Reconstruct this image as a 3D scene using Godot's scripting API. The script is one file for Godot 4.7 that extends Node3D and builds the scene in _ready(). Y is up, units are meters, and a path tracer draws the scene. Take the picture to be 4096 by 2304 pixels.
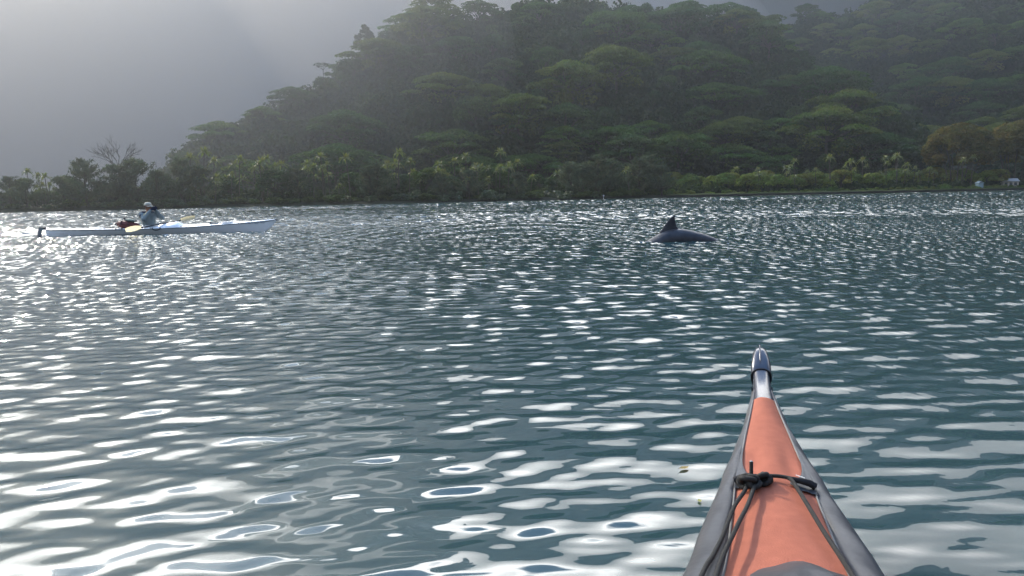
extends Node3D

var rng := RandomNumberGenerator.new()
var used := {}
var mats := {}
const SUN_AZ := -35.5      # degrees, left of the view
const SUN_EL := 31.0

# ---------------------------------------------------------------- names and tags
func numbered(called: String) -> String:
	if not used.has(called):
		used[called] = 0
		return called
	used[called] += 1
	return "%s_%03d" % [called, used[called]]

func thing(called: String, label: String, category: String, at := Vector3.ZERO, turn := 0.0, group := "") -> Node3D:
	var o := Node3D.new()
	o.name = numbered(called)
	add_child(o)
	o.position = at
	o.rotation.y = turn
	tag(o, label, category, group)
	return o

func tag(o: Node, label: String, category: String, group := "", kind := "") -> void:
	if label != "": o.set_meta("label", label)
	if category != "": o.set_meta("category", category)
	if group != "": o.set_meta("group", group)
	if kind != "": o.set_meta("kind", kind)

func part(called: String, mesh: Mesh, mat: Material, parent: Node = null, at := Vector3.ZERO) -> MeshInstance3D:
	var o := MeshInstance3D.new()
	o.mesh = mesh
	o.material_override = mat
	if parent == null:
		o.name = numbered(called)
		add_child(o)
	else:
		o.name = called
		parent.add_child(o, true)
	o.position = at
	return o

func copy(root: Node3D, at: Vector3, turn: float, size: Vector3, label: String, group := "") -> Node3D:
	var r: Node3D = root.duplicate()
	r.name = numbered(String(root.get_meta("base")))
	add_child(r)
	r.position = at
	r.basis = Basis.from_euler(Vector3(0, turn, 0)).scaled_local(size)
	r.visible = true
	r.remove_meta("base")
	r.set_meta("label", label)
	if group != "": r.set_meta("group", group)
	return r

# ---------------------------------------------------------------- materials
func lin(r: float, g: float, b: float) -> Color:
	return Color(r, g, b).linear_to_srgb()

func mat(called: String, c: Color, rough: float, spec := 0.5, metal := 0.0) -> StandardMaterial3D:
	var m := StandardMaterial3D.new()
	m.resource_name = called
	m.albedo_color = c.linear_to_srgb()
	m.roughness = rough
	m.metallic_specular = spec
	m.metallic = metal
	m.cull_mode = BaseMaterial3D.CULL_DISABLED
	mats[called] = m
	return m

func leaf_mat(called: String, rough: float, back: Color, spec := 0.35) -> StandardMaterial3D:
	var m := mat(called, Color(1, 1, 1), rough, spec)
	m.vertex_color_use_as_albedo = true
	m.backlight_enabled = true
	m.backlight = back.linear_to_srgb()
	return m

func noise_tex(freq: float, seed_: int, size := 512, octaves := 4, lo := Color(0, 0, 0), hi := Color(1, 1, 1)) -> NoiseTexture2D:
	var n := FastNoiseLite.new()
	n.noise_type = FastNoiseLite.TYPE_SIMPLEX_SMOOTH
	n.frequency = freq
	n.seed = seed_
	n.fractal_octaves = octaves
	var t := NoiseTexture2D.new()
	t.width = size
	t.height = size
	t.seamless = true
	t.noise = n
	var g := Gradient.new()
	g.set_color(0, lo)
	g.set_color(1, hi)
	t.color_ramp = g
	return t

# ---------------------------------------------------------------- mesh building
class Geo:
	var v := PackedVector3Array()
	var n := PackedVector3Array()
	var c := PackedColorArray()
	var uv := PackedVector2Array()
	var ix := PackedInt32Array()
	var colored := false
	func vert(p: Vector3, nn: Vector3, col := Color(1, 1, 1), t := Vector2.ZERO) -> int:
		v.append(p); n.append(nn); c.append(col); uv.append(t)
		return v.size() - 1
	func tri(a: int, b: int, d: int) -> void:
		ix.append(a); ix.append(b); ix.append(d)
	func flat_tri(a: Vector3, b: Vector3, d: Vector3, col := Color(1, 1, 1)) -> void:
		var nn := (d - a).cross(b - a).normalized()
		var i := v.size()
		v.append(a); v.append(b); v.append(d)
		n.append(nn); n.append(nn); n.append(nn)
		c.append(col); c.append(col); c.append(col)
		uv.append(Vector2.ZERO); uv.append(Vector2(1, 0)); uv.append(Vector2(0, 1))
		ix.append(i); ix.append(i + 1); ix.append(i + 2)
	func quad(a: Vector3, b: Vector3, d: Vector3, e: Vector3, col := Color(1, 1, 1)) -> void:
		flat_tri(a, b, d, col)
		flat_tri(a, d, e, col)
	# a pointed leaf: base p, along u (length), across w (half width)
	func leaf(p: Vector3, u: Vector3, w: Vector3, col: Color) -> void:
		var nn := u.cross(w).normalized()
		var i := v.size()
		v.append(p - u * 0.5); v.append(p + w + u * 0.1); v.append(p + u * 0.5); v.append(p - w + u * 0.1)
		n.append(nn); n.append(nn); n.append(nn); n.append(nn)
		c.append(col); c.append(col); c.append(col); c.append(col)
		uv.append(Vector2(0, 0)); uv.append(Vector2(1, 0)); uv.append(Vector2(1, 1)); uv.append(Vector2(0, 1))
		ix.append(i); ix.append(i + 1); ix.append(i + 2); ix.append(i); ix.append(i + 2); ix.append(i + 3)
	func box(mid: Vector3, half: Vector3, basis := Basis(), col := Color(1, 1, 1)) -> void:
		var s := [Vector3(-1, -1, -1), Vector3(1, -1, -1), Vector3(1, 1, -1), Vector3(-1, 1, -1), Vector3(-1, -1, 1), Vector3(1, -1, 1), Vector3(1, 1, 1), Vector3(-1, 1, 1)]
		var q := []
		for k in s: q.append(mid + basis * (k * half))
		for f in [[0, 1, 2, 3], [5, 4, 7, 6], [4, 0, 3, 7], [1, 5, 6, 2], [3, 2, 6, 7], [4, 5, 1, 0]]:
			quad(q[f[0]], q[f[3]], q[f[2]], q[f[1]], col)
	func tube(path: Array, radii: Array, sides := 8, col := Color(1, 1, 1), caps := true) -> void:
		var m := path.size()
		var up := Vector3.UP
		var d0: Vector3 = (path[1] - path[0]).normalized()
		if absf(d0.y) > 0.9: up = Vector3.RIGHT
		var side := d0.cross(up).normalized()
		var base := v.size()
		var run := 0.0
		for k in m:
			var d: Vector3 = (path[mini(k + 1, m - 1)] - path[maxi(k - 1, 0)]).normalized()
			side = (side - d * side.dot(d)).normalized()
			var o := d.cross(side)
			if k > 0: run += (path[k] - path[k - 1]).length()
			for j in sides + 1:
				var a := TAU * j / sides
				var nn := side * cos(a) + o * sin(a)
				vert(path[k] + nn * radii[k], nn, col, Vector2(float(j) / sides, run))
		for k in m - 1:
			for j in sides:
				var a := base + k * (sides + 1) + j
				var b := a + sides + 1
				tri(a, b, a + 1)
				tri(a + 1, b, b + 1)
		if caps:
			for e in [0, m - 1]:
				var dd: Vector3 = (path[1] - path[0]).normalized() * -1.0 if e == 0 else (path[m - 1] - path[m - 2]).normalized()
				var mid := vert(path[e] + dd * radii[e] * 0.35, dd, col)
				for j in sides:
					var a: int = base + e * (sides + 1) + j
					if e == 0: tri(mid, a, a + 1)
					else: tri(mid, a + 1, a)
	# rows of points (each the same length) joined into a smooth skin
	func skin(rows: Array, col := Color(1, 1, 1), closed := false) -> void:
		var w: int = rows[0].size()
		var base := v.size()
		var h := rows.size()
		for r in h:
			for k in w:
				var kr := (k + 1) % w if closed else mini(k + 1, w - 1)
				var kl := (k - 1 + w) % w if closed else maxi(k - 1, 0)
				var a: Vector3 = rows[r][kr] - rows[r][kl]
				var b: Vector3 = rows[mini(r + 1, h - 1)][k] - rows[maxi(r - 1, 0)][k]
				var nn := a.cross(b)
				if nn.length() < 1e-9: nn = Vector3.UP
				vert(rows[r][k], nn.normalized(), col, Vector2(float(k) / (w - 1), float(r) / (h - 1)))
		for r in h - 1:
			for k in (w if closed else w - 1):
				var a := base + r * w + k
				var b := base + r * w + (k + 1) % w
				tri(a, a + w, b)
				tri(b, a + w, b + w)
	func ball(mid: Vector3, r: Vector3, seg := 10, rings := 7, col := Color(1, 1, 1), basis := Basis()) -> void:
		var base := v.size()
		for i in rings + 1:
			var t := PI * i / rings
			for j in seg + 1:
				var p := TAU * j / seg
				var d := Vector3(sin(t) * cos(p), cos(t), sin(t) * sin(p))
				vert(mid + basis * (d * r), (basis * (d / r)).normalized(), col, Vector2(float(j) / seg, float(i) / rings))
		for i in rings:
			for j in seg:
				var a := base + i * (seg + 1) + j
				tri(a, a + seg + 1, a + 1)
				tri(a + 1, a + seg + 1, a + seg + 2)
	func done() -> ArrayMesh:
		var arr := []
		arr.resize(Mesh.ARRAY_MAX)
		arr[Mesh.ARRAY_VERTEX] = v
		arr[Mesh.ARRAY_NORMAL] = n
		arr[Mesh.ARRAY_TEX_UV] = uv
		if colored: arr[Mesh.ARRAY_COLOR] = c
		arr[Mesh.ARRAY_INDEX] = ix
		var m := ArrayMesh.new()
		m.add_surface_from_arrays(Mesh.PRIMITIVE_TRIANGLES, arr)
		return m

func stuff_copies(called: String, mesh: Mesh, m: Material, places: Array, label: String, category: String, tints: Array = []) -> MultiMeshInstance3D:
	var mm := MultiMesh.new()
	mm.transform_format = MultiMesh.TRANSFORM_3D
	mm.use_colors = tints.size() > 0
	mm.mesh = mesh
	mm.instance_count = places.size()
	for i in places.size():
		mm.set_instance_transform(i, places[i])
		if tints.size(): mm.set_instance_color(i, tints[i])
	var o := MultiMeshInstance3D.new()
	o.multimesh = mm
	o.material_override = m
	o.name = numbered(called)
	add_child(o)
	tag(o, label, category, "", "stuff")
	return o

# ---------------------------------------------------------------- the lie of the land
var land_noise := FastNoiseLite.new()
var fine_noise := FastNoiseLite.new()
var near_crest := [Vector3(-131, 3, -240), Vector3(-130, 10, -284), Vector3(-124, 19, -302), Vector3(-111, 27, -320), Vector3(-99, 41, -348), Vector3(-88, 49, -364), Vector3(-77, 60, -388), Vector3(-57, 82, -412), Vector3(-44, 94, -428), Vector3(-27, 100, -442), Vector3(6, 106, -462), Vector3(55, 112, -482), Vector3(104, 103, -482), Vector3(138, 92, -472), Vector3(156, 78, -456), Vector3(166, 58, -440), Vector3(172, 32, -415)]
var right_crest := [Vector3(120, 60, -640), Vector3(215, 124, -655), Vector3(313, 160, -720), Vector3(445, 230, -790), Vector3(620, 330, -820), Vector3(900, 430, -840), Vector3(1300, 400, -700)]
var far_crest := [Vector3(-1500, 430, -500), Vector3(-1250, 420, -760), Vector3(-1080, 620, -890), Vector3(-950, 350, -940), Vector3(-830, 660, -1020), Vector3(-720, 350, -1060), Vector3(-610, 610, -1100), Vector3(-500, 355, -1130), Vector3(-390, 560, -1170), Vector3(-290, 370, -1190), Vector3(-200, 520, -1210), Vector3(-60, 580, -1250), Vector3(80, 570, -1290), Vector3(250, 540, -1330), Vector3(700, 560, -1350), Vector3(1300, 560, -1250)]

func ridge(line: Array, x: float, z: float, slope: float) -> float:
	var best := -1000.0
	for k in line.size() - 1:
		var a: Vector3 = line[k]
		var b: Vector3 = line[k + 1]
		var dx := b.x - a.x
		var dz := b.z - a.z
		var t := clampf(((x - a.x) * dx + (z - a.z) * dz) / (dx * dx + dz * dz), 0.0, 1.0)
		var px := x - a.x - dx * t
		var pz := z - a.z - dz * t
		var h := a.y + (b.y - a.y) * t - sqrt(px * px + pz * pz) * slope
		if h > best: best = h
	return best

func shore_z(x: float) -> float:
	if x < -127.0: return -190.0 + (x + 127.0) * -0.05
	if x < 0.6: return lerpf(-190.0, -233.7, (x + 127.0) / 127.6)
	return -233.7 - (x - 0.6) * 0.342

func land(x: float, z: float) -> float:
	var w := land_noise.get_noise_2d(x, z)
	var inland := shore_z(x) - z
	var flat_h := clampf(inland * 0.25, -3.0, 1.0) + clampf((inland - 4.0) * 0.02, 0.0, 6.0)
	var h := maxf(ridge(near_crest, x, z, 0.66) + w * 9.0, ridge(right_crest, x, z, 0.62) + w * 22.0)
	h = maxf(h, ridge(far_crest, x, z, 1.9) + w * 40.0)
	if inland < 30.0: h = minf(h, flat_h + maxf(inland, 0.0) * 0.5)
	return maxf(flat_h, h)

# ---------------------------------------------------------------- camera, sky, sun, air
func sun_dir() -> Vector3:
	var a := deg_to_rad(SUN_AZ)
	var e := deg_to_rad(SUN_EL)
	return Vector3(sin(a) * cos(e), sin(e), -cos(a) * cos(e))

func sky_picture() -> ImageTexture:
	var w := 1024
	var h := 512
	var big := FastNoiseLite.new()
	big.seed = 11
	big.frequency = 0.9
	big.fractal_octaves = 5
	var data := PackedFloat32Array()
	data.resize(w * h * 3)
	var s := sun_dir()
	for j in h:
		var el := PI * 0.5 - PI * (j + 0.5) / h
		var y := sin(el)
		var ce := cos(el)
		for i in w:
			var az := TAU * (i + 0.5) / w
			var d := Vector3(sin(az) * ce, y, -cos(az) * ce)
			var up := maxf(y, 0.0)
			var glow := maxf(d.dot(s), 0.0)
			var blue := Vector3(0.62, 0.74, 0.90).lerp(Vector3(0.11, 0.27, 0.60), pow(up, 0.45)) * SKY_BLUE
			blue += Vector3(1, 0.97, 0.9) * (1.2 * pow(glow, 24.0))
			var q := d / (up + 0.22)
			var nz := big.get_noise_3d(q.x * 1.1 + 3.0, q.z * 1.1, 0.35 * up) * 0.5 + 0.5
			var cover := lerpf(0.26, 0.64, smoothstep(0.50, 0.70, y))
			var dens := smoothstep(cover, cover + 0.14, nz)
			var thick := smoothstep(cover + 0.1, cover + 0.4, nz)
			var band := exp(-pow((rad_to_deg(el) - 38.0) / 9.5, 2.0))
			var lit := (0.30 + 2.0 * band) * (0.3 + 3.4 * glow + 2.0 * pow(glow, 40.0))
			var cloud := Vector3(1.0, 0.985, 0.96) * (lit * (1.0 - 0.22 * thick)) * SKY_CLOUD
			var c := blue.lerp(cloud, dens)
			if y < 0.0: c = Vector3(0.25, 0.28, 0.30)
			var k := (j * w + i) * 3
			data[k] = c.x
			data[k + 1] = c.y
			data[k + 2] = c.z
	var im := Image.create_from_data(w, h, false, Image.FORMAT_RGBF, data.to_byte_array())
	return ImageTexture.create_from_image(im)

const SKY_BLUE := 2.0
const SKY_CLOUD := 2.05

func surroundings() -> void:
	var cam := Camera3D.new()
	cam.name = "camera"
	cam.position = Vector3(0, 0.8, 0)
	cam.rotation_degrees = Vector3(-6.74, 0, -1.2)
	cam.fov = 41.75
	cam.near = 0.05
	cam.far = 6000.0
	add_child(cam)
	cam.current = true
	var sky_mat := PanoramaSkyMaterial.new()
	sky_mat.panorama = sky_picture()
	var sky := Sky.new()
	sky.sky_material = sky_mat
	var e := Environment.new()
	e.background_mode = Environment.BG_SKY
	e.sky = sky
	e.tonemap_mode = Environment.TONE_MAPPER_LINEAR
	e.tonemap_exposure = 1.25
	e.sdfgi_enabled = true
	e.ssao_enabled = true
	e.ssil_enabled = true
	e.volumetric_fog_enabled = true
	e.volumetric_fog_density = 0.0003
	e.volumetric_fog_albedo = lin(0.80, 0.90, 0.99)
	e.volumetric_fog_anisotropy = 0.8
	var we := WorldEnvironment.new()
	we.name = "environment"
	we.environment = e
	add_child(we)
	var sun := DirectionalLight3D.new()
	sun.name = "sun"
	sun.light_color = Color(1.0, 0.95, 0.87)
	sun.light_energy = 1.6
	sun.light_angular_distance = 0.5
	sun.shadow_enabled = true
	add_child(sun)
	sun.look_at_from_position(sun_dir() * 100.0, Vector3.ZERO, Vector3.UP)

func mist(at: Vector3, size: Vector3, density: float, label: String, layers := 2) -> void:      # nested shells, thinner towards the rim
	var m := FogMaterial.new()
	m.density = density / layers
	m.albedo = lin(0.97, 0.95, 0.92)
	var o := Node3D.new()
	o.name = numbered("mist")
	add_child(o)
	o.position = at
	tag(o, label, "mist", "", "stuff")
	for k in layers:
		var f := FogVolume.new()
		f.name = "veil"
		f.shape = RenderingServer.FOG_VOLUME_SHAPE_ELLIPSOID
		f.size = size * lerpf(0.5, 1.15, (k + 1.0) / layers)
		f.material = m
		o.add_child(f, true)

# ---------------------------------------------------------------- water
var wave_k := PackedVector2Array()
var wave_a := PackedFloat32Array()
var wave_p := PackedFloat32Array()

func make_waves() -> void:
	rng.seed = 77
	var count := 36
	for i in count:
		var t := float(i) / (count - 1)
		var length := 0.75 * pow(0.045 / 0.75, t) * rng.randf_range(0.9, 1.1)
		var k := TAU / length
		var spread := rng.randfn(0.0, 0.36)
		var a := deg_to_rad(9.0) + spread
		wave_k.append(Vector2(sin(a), cos(a)) * k)
		var slope := 0.017 + 0.026 * exp(-pow((t - 0.52) / 0.24, 2.0))
		if t > 0.8: slope *= 0.75
		if t < 0.42: slope *= 0.4
		wave_a.append(slope / k)
		wave_p.append(rng.randf() * TAU)

func wave(x: float, z: float, amp: float) -> Vector3:   # height, slope along x, slope along z
	var h := 0.0
	var sx := 0.0
	var sz := 0.0
	for i in wave_a.size():
		var k := wave_k[i]
		var p := k.x * x + k.y * z + wave_p[i]
		var a := wave_a[i]
		h += a * sin(p)
		var c := a * cos(p)
		sx += c * k.x
		sz += c * k.y
	return Vector3(h, sx, sz) * amp

func water_height(x: float, z: float) -> float:
	return wave(x, z, 1.0).x

func water_sheet(radii: Array, from_deg: float, to_deg: float, cols: int, wavy: bool) -> Array:
	var v := PackedVector3Array()
	var n := PackedVector3Array()
	var ix := PackedInt32Array()
	var gust := FastNoiseLite.new()
	gust.seed = 5
	gust.frequency = 0.035
	var rows := radii.size()
	v.resize(rows * (cols + 1))
	n.resize(rows * (cols + 1))
	for r in rows:
		var rad: float = radii[r]
		for j in cols + 1:
			var a := deg_to_rad(lerpf(from_deg, to_deg, float(j) / cols))
			var x := sin(a) * rad
			var z := -cos(a) * rad
			var w := Vector3.ZERO
			if wavy:
				var amp := WAVE * (1.0 + 0.35 * gust.get_noise_2d(x * 0.6, z * 1.4))
				if rad > 2.2: amp *= lerpf(1.0, FAR_WAVE, clampf((rad - 2.2) / 16.0, 0, 1))
				var mid := smoothstep(20.0, 32.0, rad)      # farther out the longer waves carry the surface
				var far := smoothstep(75.0, 110.0, rad)
				if mid < 1.0: w += wave(x, z, amp) * (1.0 - mid)
				if mid > 0.0 and far < 1.0:
					var q := wave(x * 0.35 + 40.0, z * 0.35, amp)
					w += Vector3(q.x / 0.35, q.y, q.z) * (mid * (1.0 - far))
				if far > 0.0:
					var q := wave(x * 0.12 + 90.0, z * 0.12, amp)
					w += Vector3(q.x / 0.12, q.y, q.z) * far
			v[r * (cols + 1) + j] = Vector3(x, w.x, z)
			n[r * (cols + 1) + j] = Vector3(-w.y, 1.0, -w.z).normalized()
	ix.resize((rows - 1) * cols * 6)
	var q := 0
	for r in rows - 1:
		for j in cols:
			var a := r * (cols + 1) + j
			var b := a + cols + 1
			ix[q] = a; ix[q + 1] = b; ix[q + 2] = a + 1
			ix[q + 3] = a + 1; ix[q + 4] = b; ix[q + 5] = b + 1
			q += 6
	var arr := []
	arr.resize(Mesh.ARRAY_MAX)
	arr[Mesh.ARRAY_VERTEX] = v
	arr[Mesh.ARRAY_NORMAL] = n
	arr[Mesh.ARRAY_INDEX] = ix
	return arr

const WAVE := 0.62
const FAR_WAVE := 3.9

func water() -> void:
	make_waves()
	var radii := []
	var r := 0.45
	while r < 420.0:
		radii.append(r)
		if r < 13.0: r += maxf(0.012, r * 0.0075)
		elif r < 30.0: r += 0.1
		else: r += r * 0.0055
	radii.append(420.0)
	var m := ArrayMesh.new()
	m.add_surface_from_arrays(Mesh.PRIMITIVE_TRIANGLES, water_sheet(radii, -56.0, 56.0, 840, true))
	var coarse := []
	for k in range(0, radii.size(), 4):
		if radii[k] < 13.0 or k % 40 == 0: coarse.append(radii[k])
	coarse.append(420.0)
	m.add_surface_from_arrays(Mesh.PRIMITIVE_TRIANGLES, water_sheet(coarse, 56.0, 304.0, 420, true))
	m.add_surface_from_arrays(Mesh.PRIMITIVE_TRIANGLES, water_sheet([420.0, 1000.0, 2200.0], 0.0, 360.0, 120, false))
	var wm := mat("water_surface", Color(0.015, 0.041, 0.046), 0.02, 0.5)
	var o := part("water", m, wm)
	o.set_meta("kind", "structure")
	tag(o, "calm rippled bay water reflecting the hill and bright sky", "water")

# ---------------------------------------------------------------- ground
func terrain(called: String, label: String, x0: float, x1: float, z0: float, z1: float, step: float, m: Material, fn: Callable) -> void:
	var nx := int((x1 - x0) / step) + 1
	var nz := int((z1 - z0) / step) + 1
	var g := Geo.new()
	var rows := []
	for j in nz:
		var row := []
		for i in nx:
			var x := x0 + (x1 - x0) * i / (nx - 1)
			var z := z1 + (z0 - z1) * j / (nz - 1)
			row.append(Vector3(x, fn.call(x, z), z))
		rows.append(row)
	g.skin(rows)
	var o := part(called, g.done(), m)
	tag(o, label, "hill", "", "structure")

func ground() -> void:
	land_noise.seed = 3
	land_noise.frequency = 0.012
	land_noise.fractal_octaves = 4
	fine_noise.seed = 9
	fine_noise.frequency = 0.05
	var soil := mat("forest_floor", Color(0.018, 0.022, 0.012), 0.95, 0.2)
	terrain("hill", "steep forested hill rising behind the shore", -330.0, 420.0, -560.0, -176.0, 6.0, soil, land)
	terrain("mountain", "hazy mountain behind the forested hill", -1700.0, 1700.0, -1600.0, -500.0, 20.0, mat("far_forest", Color(0.022, 0.030, 0.028), 0.95, 0.2), func(x, z): return land(x, z) - (2.0 if z > -562.0 and x > -332.0 and x < 422.0 else 0.0) - clampf((z + 520.0) * 1.0, 0, 30))


# ---------------------------------------------------------------- vegetation prototypes
func rdir() -> Vector3:
	var y := rng.randf_range(-1.0, 1.0)
	var a := rng.randf() * TAU
	var s := sqrt(1.0 - y * y)
	return Vector3(cos(a) * s, y, sin(a) * s)

func tint(c: Color, spread: float) -> Color:
	var k := 1.0 + rng.randf_range(-spread, spread)
	var hue := rng.randf_range(-0.12, 0.16)
	return Color(c.r * k * (1.0 + hue), c.g * k, c.b * k * (1.0 - hue * 0.5))

func add_leaf(g: Geo, p: Vector3, out: Vector3, size: float, slim: float, c: Color) -> void:
	var nn := (out + rdir() * 0.75).normalized()
	var u := nn.cross(rdir()).normalized()
	var w := nn.cross(u)
	g.leaf(p, u * size, w * (size * 0.5 * slim), c)

# leaves over a lens-shaped pad: flat below, domed above
func pad(g: Geo, mid: Vector3, r: float, thick: float, count: int, size: float, c: Color) -> void:
	var tone := tint(c, 0.22)
	for i in count:
		var a := rng.randf() * TAU
		var q := sqrt(rng.randf())
		var edge := 1.0 + 0.22 * sin(a * 3.0 + mid.x) + 0.16 * sin(a * 7.0 + mid.z)
		var top := (1.0 - q * q) * thick
		var y := top * (1.0 - 0.55 * rng.randf() * rng.randf()) - thick * 0.35 * rng.randf() * q
		var p := mid + Vector3(cos(a) * q * r * edge, y, sin(a) * q * r * edge)
		add_leaf(g, p, Vector3(cos(a) * q * 0.6, 1.0, sin(a) * q * 0.6), size * rng.randf_range(0.7, 1.35), 0.62, tint(tone, 0.28))

func lump(g: Geo, mid: Vector3, r: Vector3, count: int, size: float, c: Color, slim := 0.7) -> void:
	var tone := tint(c, 0.25)
	for i in count:
		var d := rdir()
		if d.y < -0.35: d.y = -d.y
		var k := rng.randf_range(0.72, 1.06)
		add_leaf(g, mid + d * r * k, d + Vector3(0, 0.25, 0), size * rng.randf_range(0.65, 1.35), slim, tint(tone, 0.3))

func limb(g: Geo, a: Vector3, b: Vector3, r0: float, r1: float, bend: float, sides := 6) -> Array:
	var path := []
	var radii := []
	var side := Vector3(rng.randf_range(-1, 1), rng.randf_range(-0.2, 0.6), rng.randf_range(-1, 1)) * bend
	for k in 5:
		var t := k / 4.0
		path.append(a.lerp(b, t) + side * sin(t * PI))
		radii.append(lerpf(r0, r1, t))
	g.tube(path, radii, sides)
	return path

var bark: StandardMaterial3D
var pale_bark: StandardMaterial3D
var dull_leaf: StandardMaterial3D
var shiny_leaf: StandardMaterial3D
var needle_leaf: StandardMaterial3D
var protos := {}

func proto(base: String, category: String) -> Node3D:
	var o := Node3D.new()
	o.set_meta("base", base)
	o.set_meta("category", category)
	return o

func umbrella_tree(seed_: int, h: float, r: float, c: Color) -> Node3D:
	rng.seed = seed_
	var o := proto("umbrella_tree", "tree")
	var wood := Geo.new()
	var g := Geo.new()
	g.colored = true
	var fork := Vector3(rng.randf_range(-1, 1), h * rng.randf_range(0.42, 0.55), rng.randf_range(-1, 1))
	limb(wood, Vector3(0, -4.0, 0), fork, 0.55, 0.36, 0.5, 8)
	var tops := [[Vector3(rng.randf_range(-0.1, 0.1) * r, h * 0.93, rng.randf_range(-0.1, 0.1) * r), r * 0.45]]
	var ring := 5 + rng.randi() % 2
	for k in ring:
		var a := TAU * (k + rng.randf_range(-0.3, 0.3)) / ring
		var q := r * rng.randf_range(0.42, 0.62)
		tops.append([Vector3(cos(a) * q, h * rng.randf_range(0.78, 0.9), sin(a) * q), r * rng.randf_range(0.3, 0.42)])
	for k in ring + 3:
		var a := TAU * (k + rng.randf_range(-0.35, 0.35)) / (ring + 3) + 0.4
		var q := r * rng.randf_range(0.7, 0.92)
		tops.append([Vector3(cos(a) * q, h * rng.randf_range(0.55, 0.76), sin(a) * q), r * rng.randf_range(0.2, 0.34)])
	for t in tops:
		var p: Vector3 = t[0]
		limb(wood, fork, p + Vector3(0, -0.2, 0), 0.2, 0.05, 0.8, 5)
		pad(g, p, t[1], t[1] * 0.36, int(26.0 * t[1] * t[1] + 60.0), 0.85, c)
	for k in 9:     # hanging leafage under the canopy
		var a := rng.randf() * TAU
		lump(g, Vector3(cos(a) * r * 0.5, h * rng.randf_range(0.3, 0.62), sin(a) * r * 0.5), Vector3(r * 0.26, h * 0.14, r * 0.26), 90, 1.0, c)
	part("trunk", wood.done(), pale_bark, o)
	part("crown", g.done(), dull_leaf, o)
	return o

func round_tree(seed_: int, h: float, r: float, c: Color, base := "broadleaf_tree", leaf := 0.9, m: Material = null) -> Node3D:
	rng.seed = seed_
	var o := proto(base, "tree")
	var wood := Geo.new()
	var g := Geo.new()
	g.colored = true
	limb(wood, Vector3(0, -3.0, 0), Vector3(0, h * 0.45, 0), 0.4, 0.25, 0.3, 7)
	var mid := Vector3(0, h * 0.58, 0)
	for k in 17:
		var d := rdir()
		if d.y < -0.5: d.y *= -1.0
		var p := mid + d * Vector3(r * 0.62, h * 0.3, r * 0.62)
		limb(wood, Vector3(0, h * rng.randf_range(0.3, 0.45), 0), p, 0.16, 0.05, 0.4, 5)
		var s := r * rng.randf_range(0.3, 0.46)
		lump(g, p, Vector3(s, s * 0.82, s), int(48.0 * s + 30.0), leaf, c)
	part("trunk", wood.done(), bark, o)
	part("crown", g.done(), m if m else dull_leaf, o)
	return o

func feathery_tree(seed_: int, h: float, r: float, c: Color) -> Node3D:
	rng.seed = seed_
	var o := proto("feathery_tree", "tree")
	var wood := Geo.new()
	var g := Geo.new()
	g.colored = true
	limb(wood, Vector3(0, -2.0, 0), Vector3(rng.randf_range(-0.4, 0.4), h * 0.95, 0), 0.28, 0.05, 0.3, 6)
	for k in 46:
		var t := rng.randf_range(0.08, 0.97)
		var a := rng.randf() * TAU
		var reach := r * (1.0 - pow(t, 2.2)) * rng.randf_range(0.55, 1.1) + 0.5
		var from := Vector3(0, h * t * 0.9, 0)
		var to := from + Vector3(cos(a) * reach, reach * rng.randf_range(0.35, 0.9), sin(a) * reach)
		if to.y > h * 1.06: to.y = h * rng.randf_range(0.96, 1.06)
		var path := limb(wood, from, to, 0.07, 0.02, 0.3, 4)
		var tone := tint(c, 0.25)
		for j in 60:
			var q := rng.randf_range(0.25, 1.05)
			var p: Vector3 = from.lerp(to, q) + rdir() * 0.45 + (path[2] - from.lerp(to, 0.5)) * sin(minf(q, 1.0) * PI)
			var u := (rdir() + Vector3(0, rng.randf_range(-0.2, 1.4), 0) + (to - from).normalized() * 0.6).normalized()
			var w := u.cross(rdir()).normalized()
			g.leaf(p, u * rng.randf_range(0.7, 1.5), w * rng.randf_range(0.05, 0.11), tint(tone, 0.25))
	part("trunk", wood.done(), bark, o)
	part("crown", g.done(), needle_leaf, o)
	return o

func frond_mesh(length: float, wide: float, droop: float, c: Color) -> ArrayMesh:
	var g := Geo.new()
	g.colored = true
	var steps := 6
	for side in [-1.0, 1.0]:
		var rows := []
		for k in steps + 1:
			var t := float(k) / steps
			var spine := Vector3(0, 0.55 * length * t - droop * length * t * t, length * (t - 0.22 * t * t))
			var w := wide * sin(PI * pow(clampf(t * 0.94 + 0.05, 0, 1), 0.75)) * (1.0 if k % 2 == 0 else 0.86)
			rows.append([spine, spine + Vector3(side * w, -w * 0.35, 0.12 * length * t)])
		g.skin(rows, tint(c, 0.1))
	return g.done()

func palm(seed_: int, h: float, c: Color, fronds: int, reach: float) -> Node3D:
	rng.seed = seed_
	var o := proto("palm_tree", "palm")
	var wood := Geo.new()
	var lean := Vector3(rng.randf_range(-0.9, 0.9), 0, rng.randf_range(-0.6, 0.6))
	wood.tube([Vector3(0, -1.5, 0), Vector3(0, h * 0.3, 0) + lean * 0.2, Vector3(0, h * 0.65, 0) + lean * 0.55, Vector3(0, h, 0) + lean], [0.24, 0.17, 0.14, 0.12], 7)
	part("trunk", wood.done(), pale_bark, o)
	var shapes := []
	for k in 4: shapes.append(frond_mesh(reach * rng.randf_range(0.85, 1.1), reach * 0.18, [0.25, 0.6, 0.95, 1.25][k], c))
	for k in fronds:
		var t := float(k) / fronds
		var f := part("frond", shapes[mini(3, int(t * 4.0))], shiny_leaf, o, Vector3(0, h, 0) + lean)
		f.basis = Basis.from_euler(Vector3(-0.5 * (1.0 - t) * 1.6, k * 2.4 + rng.randf_range(-0.3, 0.3), rng.randf_range(-0.3, 0.3)))
	return o

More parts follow.
